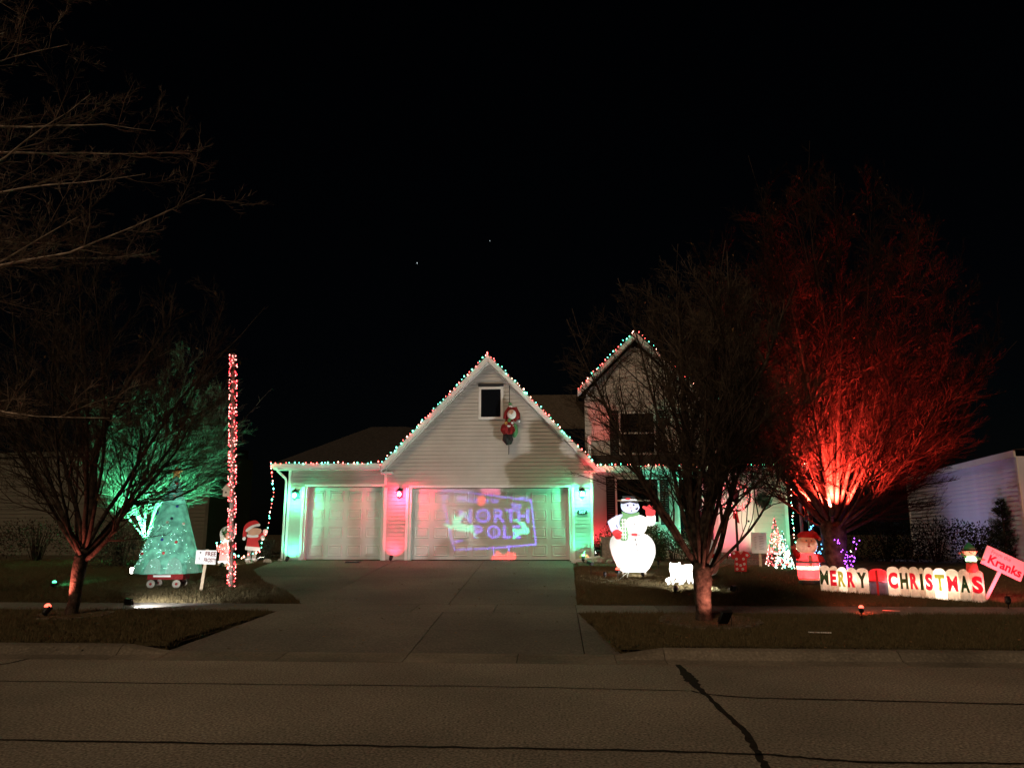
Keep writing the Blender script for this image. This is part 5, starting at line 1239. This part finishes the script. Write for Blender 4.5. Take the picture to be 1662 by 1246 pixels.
# slide cell centres -> points on the door -> photo columns and rows of the design
D = (np.array(so_)[None,None]+UU[...,None]*np.array(ex)+VV[...,None]*np.array(ey))-np.array(PLp)
K = (YD-PLp.y)/D[...,1]; Xd = PLp.x+D[...,0]*K; Zd = PLp.z+D[...,2]*K
cy_, sy_ = math.cos(YAW), math.sin(YAW); cp_, sp2 = math.cos(PITCH), math.sin(PITCH)
Xc = cy_*Xd+sy_*YD; Yc = -sy_*Xd+cy_*YD; Zc = Zd-CZ
Dc = Yc*cp_+Zc*sp2; PXg = 831+F*Xc/Dc; PYg = 623-F*(-Yc*sp2+Zc*cp_)/Dc
blue = np.zeros(PXg.shape,bool)
for (a,b,w_) in bl_seg:
    ax_,ay_ = a; bx2,by2 = b; dx_,dy_ = bx2-ax_,by2-ay_; L2 = dx_*dx_+dy_*dy_+1e-9
    t_ = np.clip(((PXg-ax_)*dx_+(PYg-ay_)*dy_)/L2,0,1); blue |= np.hypot(PXg-ax_-t_*dx_,PYg-ay_-t_*dy_) < w_*.8
def inside(poly):
    r_ = np.zeros(PXg.shape,bool); n = len(poly)
    for i in range(n):
        x1,y1 = poly[i]; x2,y2 = poly[(i+1)%n]
        if y1 == y2: continue
        c_ = ((PYg < max(y1,y2)) & (PYg >= min(y1,y2))) & (PXg < (x2-x1)*(PYg-y1)/(y2-y1)+x1); r_ ^= c_
    return r_
green = np.zeros(PXg.shape,bool)
for p in [deer1,deer2]+antl+antl2: green |= inside(p)
redm = inside(fire)|inside(topr); pinkm = inside(topp)
prj = thing('projector','small black stake projector at the lawn corner throwing a picture on the garage','projector',pj)
MB().tube([(0,0,-.05),(0,0,.22)],[.006,.012],5).build('stake',M_BLACK,prj)
Mb = Matrix((( ex.x,-ax.x*-1,ey.x,0),(ex.y,ax.y,ey.y,0),(ex.z,ax.z,ey.z,0),(0,0,0,1))); Mb.translation = PLp-pj
hx, hy = max(abs(u0),abs(u1))+.012, max(abs(v0),abs(v1))+.012
MB().box(-hx,-hx+.006,-.05,SD+.03,-hy,hy).box(hx-.006,hx,-.05,SD+.03,-hy,hy).box(-hx+.007,hx-.007,-.05,SD+.03,-hy,-hy+.006).box(-hx+.007,hx-.007,-.05,SD+.03,hy-.006,hy).box(-hx+.007,hx-.007,-.06,-.05,-hy+.007,hy-.007).xf(Mb).build('housing',M_BLACK,prj)
sl_me = {}
code = np.zeros(PXg.shape,int); code[blue]=1; code[pinkm]=4; code[redm]=3; code[green]=2
fm = {0:M_BLACK,1:film('blue_film',(.20,.10,1.0)),2:film('green_film',(.09,.95,.52)),3:film('red_film',(1.0,.05,.06)),4:film('pink_film',(.8,.12,.30))}
sm_ = MB(); mi = []
eu = [u0+(u1-u0)*i/NX for i in range(NX+1)]; ev = [v0+(v1-v0)*j/NY for j in range(NY+1)]
for j in range(NY):
    i = 0
    while i < NX:
        k = i
        while k+1 < NX and code[j,k+1] == code[j,i]: k += 1
        sm_.add([(eu[i],SD,ev[j]),(eu[k+1],SD,ev[j]),(eu[k+1],SD,ev[j+1]),(eu[i],SD,ev[j+1])],[(0,1,2,3)]); mi.append(int(code[j,i])); i = k+1
# opaque border out to the housing
for a,b,c_,d in ((-hx,u0,-hy,hy),(u1,hx,-hy,hy),(u0,u1,-hy,v0),(u0,u1,v1,hy)): sm_.add([(a,SD,c_),(b,SD,c_),(b,SD,d),(a,SD,d)],[(0,1,2,3)]); mi.append(0)
sm_.xf(Mb); o = sm_.build('slide',None,prj)
for k in range(5): o.data.materials.append(fm[k])
o.data.polygons.foreach_set('material_index',mi)
light('projector_light','SPOT',PLp,(1,1,1),1700,prj,ctr,.0006,70,.1)

# ------------------------------------------------------------------ small things on the ground
gr = 'rocks at the right garage corner'
def rock(label, p, s_, group, seed, m=M_STONE):
    rng = random.Random(seed); q = MB().ell((0,0,s_*.35),(s_,s_*.8,s_*.6),10,7)
    q.v = [tuple(Vector(v)*rng.uniform(.86,1.12)) for v in q.v]; return tag(q.build('rock',m,None,False,p),label,'rock',group)
rock('largest pale rock at the right garage corner',gpt(1.30,22.3),.19,gr,1); rock('low flat rock left of the largest rock',gpt(1.02,22.2),.14,gr,2); rock('small rock right of the largest rock',gpt(1.58,22.25),.12,gr,3)
gr = 'rocks at the left garage corner'
rock('round white rock left of the small floodlight',gpt(-8.75,21.9),.13,gr,4); rock('grey rock right of the small floodlight',gpt(-8.32,22.1),.13,gr,5); rock('small grey rock by the left pier foot',gpt(-8.1,22.6),.09,gr,6)
p_ = at(948,903,22.6); bl_ = MB().ell((0,0,.0),(.15,.13,.14),18,11)
for k in range(0): pass
t = thing('pumpkin','pale orange pumpkin at the foot of the right pier','pumpkin',(p_.x,22.6,gz(22.6)+.13)); M_PUMP = mat('pumpkin_skin',(.62,.30,.13),.5,.1,6)
q = MB().ell((0,0,0),(.15,.14,.125),24,10); q.v = [(x*(1-.06*abs(math.cos(4*math.atan2(y,x)))),y*(1-.06*abs(math.cos(4*math.atan2(y,x)))),z) for x,y,z in q.v]; q.build('flesh',M_PUMP,t,True); MB().tube([(0,0,.1),(.01,0,.17)],[.02,.014],6).build('stalk',M_WOOD,t)
tag(MB().box(-.42,.42,-.02,.02,-.05,.05).build('board',M_PWHITE,None,False,(.92,22.45,gz(22.4)+.10),(0,rad(-9),0)),'white board propped on edge before the right pier','board')
tag(MB().box(-.2,.2,-.11,.11,0,.03).build('door_mat',M_BLACK,None,False,gpt(-5.85,22.3,.008)),'small black mat before the narrow garage door','mat')
p_ = at(983,885,23.0)
t = thing('utility_box','weathered grey box standing left of the snowman by the hedge','box',(p_.x+.05,22.75,gz(22.7)+.05)); MB().box(-.2,.2,-.14,.14,0,.62).build('case',M_GREYW,t); MB().box(-.22,.22,-.16,.16,.621,.66).build('lid',M_GREYW,t); MB().box(-.21,-.18,-.147,-.141,0.1,.5).build('hinge',M_METAL,t)
def tree_ring(x, y, r, n):
    t = kind(thing('tree_ring','a','b',(x,y,0)),'structure'); del t['label'], t['category']
    MB().slab([(r*.97*math.cos(k*math.pi/20),r*.97*math.sin(k*math.pi/20)) for k in range(40)],.05,lambda yy: gz(y+yy)+.045).build('mulch',M_MULCH,t)
    for k in range(n):
        a = k*2*math.pi/n; xx,yy = r*math.cos(a), r*math.sin(a)
        q = MB().box(-.085,.085,-.05,.05,-.02,.05); q.v = [(vx*R.uniform(.7,1.15),vy*R.uniform(.7,1.3),vz*R.uniform(.3,1)) for vx,vy,vz in q.v]
        q.build('edging_stone',M_EDGE,t,False,(xx,yy,gz(y+yy)+.012),(0,0,a+math.pi/2))
tree_ring(2.55,13.06,.78,26); tree_ring(-8.4,13.34,.55,20)
bxp = gpt(2.66,12.45,.02)
flood('floodlight','upright black floodlight box at the foot of the right front tree',bxp,(2.43,13.06,.9),(1,.34,.24),E_LENSR,80,90,w_=.17,h_=.24,up=.15)
for (px_,py_,L,a,m,l_) in ((1447,995,.28,-25,M_PPINK,'thin pinkish strip lying on the right sidewalk'),(1330,1021,.32,-10,M_PWHITE,'thin white strip lying in the right parkway grass')):
    r_ = ray(px_,py_); k_ = (.26-CZ)/r_.z; x_,y_ = r_.x*k_, r_.y*k_
    tag(MB().box(-L/2,L/2,-.018,.018,0,.012).build('strip',m,None,False,gpt(x_,y_,.03),(0,0,rad(a))),l_,'strip')
lv = MB(); rng = random.Random(9)
for k in range(260):
    if rng.random()<.45: x_,y_ = rng.uniform(-7,.4),rng.uniform(11,22.5); z_ = gz(y_)+.022
    else: x_,y_ = rng.uniform(-11,9),rng.uniform(10.4,21); z_ = gz(y_)+.05
    if 10.86 < y_ < 14 and -5.3 < x_ < .8: z_ = .035+(gz(14)+.016-.035)*(y_-10.86)/3.14+.008
    a = rng.uniform(0,6.283); d = Vector((math.cos(a),math.sin(a),rng.uniform(-.05,.25))).normalized(); lv.leafq(Vector((x_,y_,z_)),d,Vector((-math.sin(a),math.cos(a),.2)).normalized(),rng.uniform(.04,.08),rng.uniform(.014,.024))
kind(lv.build('fallen_leaves',M_LEAFD),'stuff')
E_STAR = emit('star',(.8,.95,1),.9,False)
for px_,py_,r_,l_ in ((677,427,.26,'brighter tiny star above the garage gable'),(795,391,.16,'fainter tiny star high above the gable apex')):
    tag(MB().octa((0,0,0),r_).build('star',E_STAR,None,True,at(px_,py_,320)),l_,'star')
